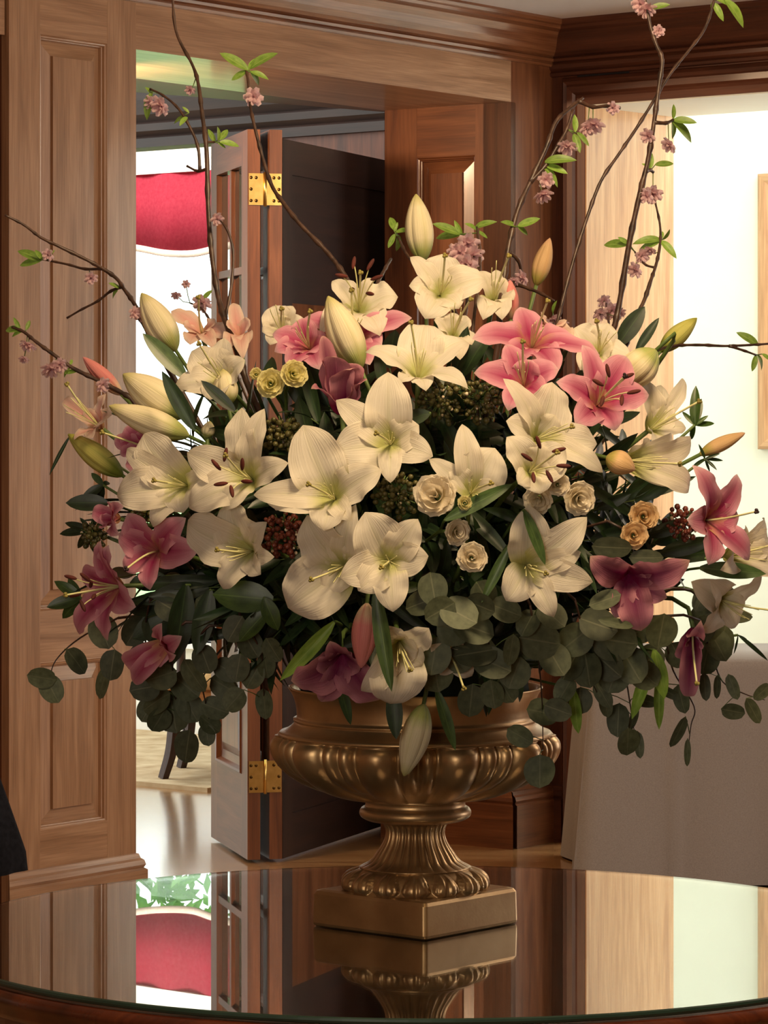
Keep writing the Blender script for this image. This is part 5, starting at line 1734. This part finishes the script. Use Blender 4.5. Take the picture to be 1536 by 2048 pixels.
eucalyptus('eucalyptus sprig of large dull leaves at the lower right of the urn', [(1150, 1200), (1170, 1280), (1180, 1350), (1196, 1390)],
           [(1150, 1280, 34, 30, 140), (1196, 1250, 36, 30, 20), (1230, 1282, 42, 36, 10), (1176, 1340, 32, 30, 80), (1140, 1330, 30, 26, 120), (1206, 1390, 26, 14, 60), (1216, 1330, 32, 28, 40), (1130, 1380, 26, 20, 120), (1160, 1402, 24, 22, 90)])
eucalyptus('eucalyptus sprig hanging before the left of the tablecloth', [(1240, 1260), (1250, 1340), (1262, 1420), (1270, 1470)],
           [(1236, 1440, 30, 20, 95), (1256, 1484, 25, 24, 90), (1278, 1490, 24, 9, 85), (1290, 1402, 24, 12, 10), (1230, 1350, 34, 30, 110), (1262, 1330, 36, 30, 60), (1212, 1410, 22, 12, 80), (1290, 1350, 30, 26, 40), (1268, 1436, 24, 9, 100), (1218, 1300, 34, 30, 150)])
eucalyptus('eucalyptus sprig with slim leaves hanging furthest down on the tablecloth', [(1330, 1270), (1346, 1340), (1388, 1412), (1382, 1450), (1376, 1500)],
           [(1322, 1262, 32, 30, 100), (1358, 1466, 32, 11, 110), (1375, 1506, 26, 6, 90), (1362, 1398, 26, 15, 80), (1338, 1386, 26, 9, 30), (1300, 1318, 28, 24, 130), (1280, 1260, 28, 24, 150), (1356, 1310, 26, 22, 60)])
eucalyptus('eucalyptus sprig of small leaves reaching the right edge of the picture', [(1400, 1240), (1424, 1310), (1446, 1364), (1490, 1388), (1530, 1400)],
           [(1410, 1374, 25, 10, 85), (1434, 1374, 22, 7, 90), (1466, 1374, 24, 11, 70), (1466, 1422, 22, 15, 10), (1506, 1422, 26, 13, 60), (1524, 1384, 20, 12, 140), (1436, 1290, 32, 28, 60), (1412, 1316, 30, 26, 100), (1404, 1260, 28, 22, 130)])
eucalyptus('eucalyptus sprig with dark round leaves at the right over the white lily', [(1380, 1180), (1416, 1210), (1440, 1236), (1462, 1240)],
           [(1446, 1198, 30, 26, 40), (1410, 1232, 30, 24, 150), (1476, 1234, 26, 11, 0), (1404, 1196, 26, 16, 120), (1440, 1286, 34, 26, 110)])
eucalyptus('pair of dark round eucalyptus leaves above the dusky pink lily', [(1250, 1060), (1262, 1090), (1268, 1106)],
           [(1224, 1096, 36, 20, 5), (1292, 1116, 30, 15, 0), (1210, 1200, 30, 18, 160), (1232, 1246, 32, 9, 10)], dz=0.06)
eucalyptus('eucalyptus sprig in shade at the lower left among dark leaves', [(300, 1200), (290, 1260), (296, 1320), (300, 1350)],
           [(270, 1262, 30, 24, 120), (312, 1260, 32, 26, 60), (282, 1312, 26, 22, 140), (318, 1316, 30, 26, 40), (340, 1216, 30, 24, 30), (380, 1250, 32, 28, 60), (356, 1180, 30, 26, 30), (420, 1220, 32, 26, 40)], dz=0.0)

# ------------------------------------------------------------------ flowering cherry branches
def blossom_mesh():
    vs, uvs, fs = [], [], []
    r_ = random.Random(4)
    for layer, (cnt_, rad, lift, w_) in enumerate(((6, 1.0, 0.0, 0.55), (6, 0.78, 0.35, 0.48), (5, 0.5, 0.6, 0.36))):
        for k in range(cnt_):
            th = 2*PI*(k+0.5*layer)/cnt_+r_.uniform(-.2, .2)
            d = V((math.cos(th), math.sin(th), 0))
            s = V((-math.sin(th), math.cos(th), 0))
            b = len(vs)
            for i in range(4):
                u = i/3
                for j in range(4):
                    q = 2*j/3-1
                    ww = w_*(0.25+0.75*math.sin(PI*min(0.85, 0.15+0.7*u)))
                    p = d*rad*u+s*(q*ww*0.6)+V((0, 0, 1))*(lift*u+0.25*u*u-0.18*abs(q)+r_.uniform(-.07, .07))
                    vs.append(tuple(p))
                    uvs.append((u, j/3))
            for i in range(3):
                for j in range(3):
                    a = b+i*4+j
                    fs.append((a, a+1, a+5, a+4))
    me = bpy.data.meshes.new('blossom')
    me.from_pydata(vs, [], fs)
    ul = me.uv_layers.new(name='UVMap')
    fl = []
    for p in me.polygons:
        for li in p.loop_indices:
            fl.extend(uvs[me.loops[li].vertex_index])
    ul.data.foreach_set('uv', fl)
    me.polygons.foreach_set('use_smooth', [True]*len(me.polygons))
    me.materials.append(M['cherry'])
    return me
BLOSSOM = blossom_mesh()

def branch(label, px, r0, r1, tipY=None, twigs=(), leaves=(), blooms=(), baseY=None, name='cherry_branch'):
    "px from the bouquet outwards; leaves (x, y, tipx, tipy); blooms (x, y, radius px, hang px)"
    n = len(px)
    b0 = baseY if baseY is not None else dome(*px[0])+0.06
    t1 = tipY if tipY is not None else UY+rng.uniform(-0.06, 0.08)
    YY = lambda i: b0+(t1-b0)*(i/(n-1))
    pts = [at(p[0], p[1], YY(i)) for i, p in enumerate(px)]
    root = thing(name, label, 'branch', pts[0], group='flowering cherry branches')
    path = smooth_path(pts, 6)
    core = V((UX+(pts[0].x-UX)*0.25, UY, 1.12))
    path = [core.lerp(path[0], k/4) for k in range(4)]+path
    m = len(path)
    jit = random.Random(n*17+int(px[0][0]))
    rad = []
    for i in range(m):
        r = 0.86*(r0+(r1-r0)*i/(m-1))*SU
        rad.append(r*(1.35 if (i % 6 == 0 and i > 4) else jit.uniform(0.88, 1.08)))
    v, f, uv = tube_data(path, rad, 8)
    link_mesh('stem', v, f, M['bark'], root)
    def near(x, y):
        return min(path, key=lambda p: (p.x/p.y*F+PX0-x)**2+(HORIZON-(p.z-EYE)/p.y*F-y)**2)
    for tw in twigs:
        q = near(*tw[0])
        pp = [q]+[at(t[0], t[1], q.y+0.012*k) for k, t in enumerate(tw[1:], 1)]
        pp = smooth_path(pp, 4)
        v, f, uv = tube_data(pp, [max(0.0009, r1*1.1*SU*(1-0.4*k/len(pp)))*(1.3 if k % 4 == 0 else 1) for k in range(len(pp))], 6)
        link_mesh('twig', v, f, M['bark'], root)
        path.extend(pp)
    for lf in leaves:
        q = near(lf[0], lf[1])
        c, T = at(lf[0], lf[1], q.y), at(lf[2], lf[3], q.y+rng.uniform(-0.02, 0.02))
        L = (T-c).length
        put_leaf(root, 'bright', c, T-c, V((rng.uniform(-.6, .6), -0.8, 0.5)), L, width=1.15)
        if (c-q).length > 0.004:
            v, f, uv = tube_data([q, c], 0.0009, 4)
            link_mesh('leaf_stalk', v, f, M['stem'], root)
    for bl in blooms:
        q = near(bl[0], bl[1]-(bl[3] if len(bl) > 3 else 0))
        c = at(bl[0], bl[1], q.y-0.004)
        o = bpy.data.objects.new('blossom', BLOSSOM)
        COL.objects.link(o)
        o.parent = root
        o.location = c-V(root['_o'])
        o.rotation_euler = (math.radians(rng.uniform(95, 150)), rng.uniform(-.5, .5), rng.uniform(-.7, .7))
        s = bl[2]*SU*1.05
        o.scale = (s, s, s*0.8)
        if (c-q).length > 0.004:
            v, f, uv = tube_data([q, (q+c)/2+V((0, 0, -0.004)), c], 0.0008, 4)
            link_mesh('blossom_stalk', v, f, M['stem'], root)

branch('tall cherry branch at the left running up in front of the doorway', [(492, 760), (470, 690), (450, 640), (436, 590), (424, 510), (417, 420), (413, 300), (404, 225), (396, 165), (384, 128), (352, 62), (344, -30)], 8.5, 3.0,
       twigs=[[(413, 345), (395, 342), (374, 332)], [(404, 350), (395, 290), (372, 240), (352, 212), (325, 190), (300, 178)], [(446, 640), (458, 600), (464, 560), (466, 500), (452, 455), (428, 430)], [(416, 290), (428, 284)]],
       leaves=[(302, 186, 288, 232), (372, 234, 342, 240), (378, 226, 366, 212), (374, 234, 360, 246), (430, 284, 416, 258), (440, 284, 480, 288), (440, 280, 456, 258), (436, 286, 452, 296), (436, 282, 440, 256), (300, 186, 292, 170)],
       blooms=[(320, 212, 22, 20), (300, 205, 15, 15), (380, 180, 11, 22), (434, 438, 14)])
branch('cherry branch leaning left from the middle, tipped with leaves over the door', [(716, 600), (690, 552), (655, 505), (600, 448), (566, 405), (544, 372), (526, 318), (508, 248), (500, 205), (496, 160), (490, 128)], 6.5, 3.0,
       leaves=[(496, 140, 440, 104), (498, 138, 550, 98), (494, 142, 462, 160), (500, 142, 526, 168), (498, 140, 508, 112), (502, 144, 536, 150)], blooms=[(507, 194, 20)])
branch('short bare cherry twig rising behind the top left lily', [(742, 610), (752, 575), (766, 545), (782, 518)], 5, 3.5)
branch('long cherry branch reaching far left over the upper wood panel', [(285, 640), (268, 606), (248, 578), (232, 556), (200, 534), (160, 513), (112, 490), (80, 474), (48, 450), (10, 430)], 6.0, 2.8,
       twigs=[[(205, 538), (170, 538), (140, 530), (112, 524), (80, 518)], [(246, 574), (222, 582), (196, 602), (165, 618), (134, 636)]],
       leaves=[(82, 520, 36, 496), (84, 520, 38, 530), (88, 520, 70, 500), (240, 576, 218, 566), (236, 580, 216, 596), (94, 516, 106, 500)], blooms=[(96, 510, 13), (182, 556, 14, 16)])
branch('lowest left cherry branch with hanging blossoms over the wood panel', [(262, 796), (230, 778), (190, 758), (144, 735), (100, 704), (70, 682), (48, 664), (24, 654)], 6.0, 3.2,
       leaves=[(40, 660, 6, 656), (40, 656, 26, 636), (46, 662, 18, 668), (52, 660, 60, 640), (140, 736, 122, 752), (140, 730, 146, 716), (156, 742, 128, 746)], blooms=[(56, 690, 18, 16), (48, 718, 11, 40), (102, 738, 22, 14), (120, 730, 16, 10), (206, 770, 16)])
branch('tall cherry branch at the right crossing the pale jamb to the top', [(1230, 650), (1240, 600), (1258, 490), (1278, 395), (1296, 320), (1308, 245), (1318, 170), (1324, 120), (1312, 88), (1300, 50), (1288, -10)], 7.0, 4.0,
       twigs=[[(1312, 250), (1332, 246), (1346, 240)], [(1288, 350), (1300, 340), (1306, 344)]],
       leaves=[(1346, 240, 1392, 240), (1346, 244, 1394, 276), (1344, 242, 1352, 280), (1346, 238, 1348, 208), (1302, 336, 1300, 300), (1310, 330, 1348, 326), (1300, 336, 1286, 326), (1294, 20, 1272, 6), (1300, 16, 1340, 8)],
       blooms=[(1294, 20, 20), (1280, 8, 18), (1317, 62, 13), (1296, 272, 17), (1338, 290, 18, 40), (1306, 388, 20, 34), (1292, 392, 16, 30)])
branch('thin cherry branch slanting right to the upper right corner', [(1116, 640), (1128, 590), (1150, 510), (1176, 430), (1202, 362), (1238, 308), (1272, 258), (1306, 204), (1340, 148), (1380, 98), (1410, 56), (1432, -10)], 4.5, 3.2,
       leaves=[(1428, 6, 1446, 36), (1430, 2, 1420, 20), (1450, 0, 1496, 42), (1434, 0, 1470, 6)])
branch('arching cherry branch right of the top with blossoms hanging along it', [(998, 680), (1000, 620), (1006, 570), (1018, 490), (1036, 420), (1060, 365), (1092, 296), (1112, 244), (1140, 216), (1166, 196)], 8.0, 4.0,
       twigs=[[(1060, 365), (1092, 330), (1116, 290), (1134, 258), (1146, 220)], [(1158, 206), (1186, 214), (1212, 212), (1240, 216)], [(1008, 566), (1034, 570), (1060, 578), (1084, 588), (1108, 602)], [(1018, 500), (1036, 520), (1044, 548)]],
       leaves=[(1150, 264, 1150, 228), (1148, 268, 1160, 300), (1154, 266, 1180, 292), (1090, 324, 1144, 308), (1090, 330, 1136, 346), (1086, 332, 1122, 362), (1032, 452, 1006, 440), (1036, 452, 1080, 436), (1036, 454, 1060, 468)],
       blooms=[(1186, 250, 24, 40), (1174, 258, 15, 40), (1226, 216, 14), (1134, 294, 20), (1092, 360, 17, 12), (1086, 390, 21, 40), (1044, 556, 17), (1028, 562, 12)])
branch('cherry branch beside the pale jamb with a leafy tip', [(1246, 706), (1268, 644), (1288, 602), (1302, 560), (1312, 530), (1320, 490), (1320, 450), (1310, 402)], 6.0, 2.4,
       twigs=[[(1310, 534), (1292, 530), (1276, 516), (1270, 504)]],
       leaves=[(1322, 480, 1274, 474), (1324, 480, 1342, 464), (1322, 482, 1352, 506), (1318, 484, 1282, 492), (1256, 490, 1204, 484), (1258, 488, 1236, 474), (1322, 478, 1326, 462)], blooms=[(1270, 540, 17, 24), (1284, 512, 16), (1300, 500, 13)])
branch('cherry branch reaching straight out to the right edge over the bright wall', [(1300, 704), (1346, 692), (1400, 690), (1450, 692), (1500, 690), (1545, 687)], 4.0, 2.8,
       twigs=[[(1462, 692), (1490, 702), (1512, 710)]], leaves=[(1516, 690, 1478, 662), (1512, 710, 1506, 742), (1514, 710, 1534, 738), (1524, 708, 1545, 720)])
branch('cherry twig leaning left before the tall white bud', [(936, 690), (918, 638), (884, 590), (842, 544), (812, 506), (796, 474)], 5.0, 3.0,
       leaves=[(792, 462, 778, 430), (792, 464, 820, 456), (790, 468, 776, 496), (796, 470, 800, 506), (788, 462, 796, 444)])
branch('upright cherry twig with a mauve blossom cluster right of the tall bud', [(940, 700), (950, 620), (958, 560), (960, 510), (956, 470), (954, 452)], 4.0, 3.0,
       leaves=[(920, 468, 866, 446), (920, 470, 868, 470), (924, 468, 908, 444), (950, 456, 984, 436), (952, 460, 940, 444), (954, 462, 976, 476)],
       blooms=[(936, 488, 24), (920, 506, 22), (946, 512, 24), (934, 530, 24), (942, 546, 18), (910, 500, 16)], tipY=UY-0.06)
branch('second upright cherry twig close behind the mauve blossoms', [(926, 700), (930, 640), (936, 580), (938, 545)], 4.5, 3.0)
branch('short cherry twig with a blossom tuft at the upper right, by the white lily', [(1220, 690), (1218, 650), (1212, 606)], 3.5, 2.4, blooms=[(1208, 602, 15), (1224, 622, 20), (1240, 626, 14), (1200, 628, 16)])
branch('short cherry twig with coral blossoms before the bright far window', [(440, 668), (420, 640), (402, 616), (380, 606)], 3.5, 2.0, blooms=[(404, 606, 20), (372, 568, 9, -30), (352, 590, 11, -10)], leaves=[(404, 600, 424, 580)])
branch('short cherry twig with blossoms above the pink lily at the upper right', [(1110, 700), (1108, 660), (1106, 636)], 3.0, 2.0, blooms=[(1106, 640, 18), (1090, 648, 15), (1124, 650, 14)], leaves=[(1106, 626, 1106, 604)])
branch('cherry twig with pale blossom at the left of the window, behind the bud', [(300, 680), (284, 648), (268, 628)], 3.0, 2.0, blooms=[(270, 626, 14), (284, 634, 10)])
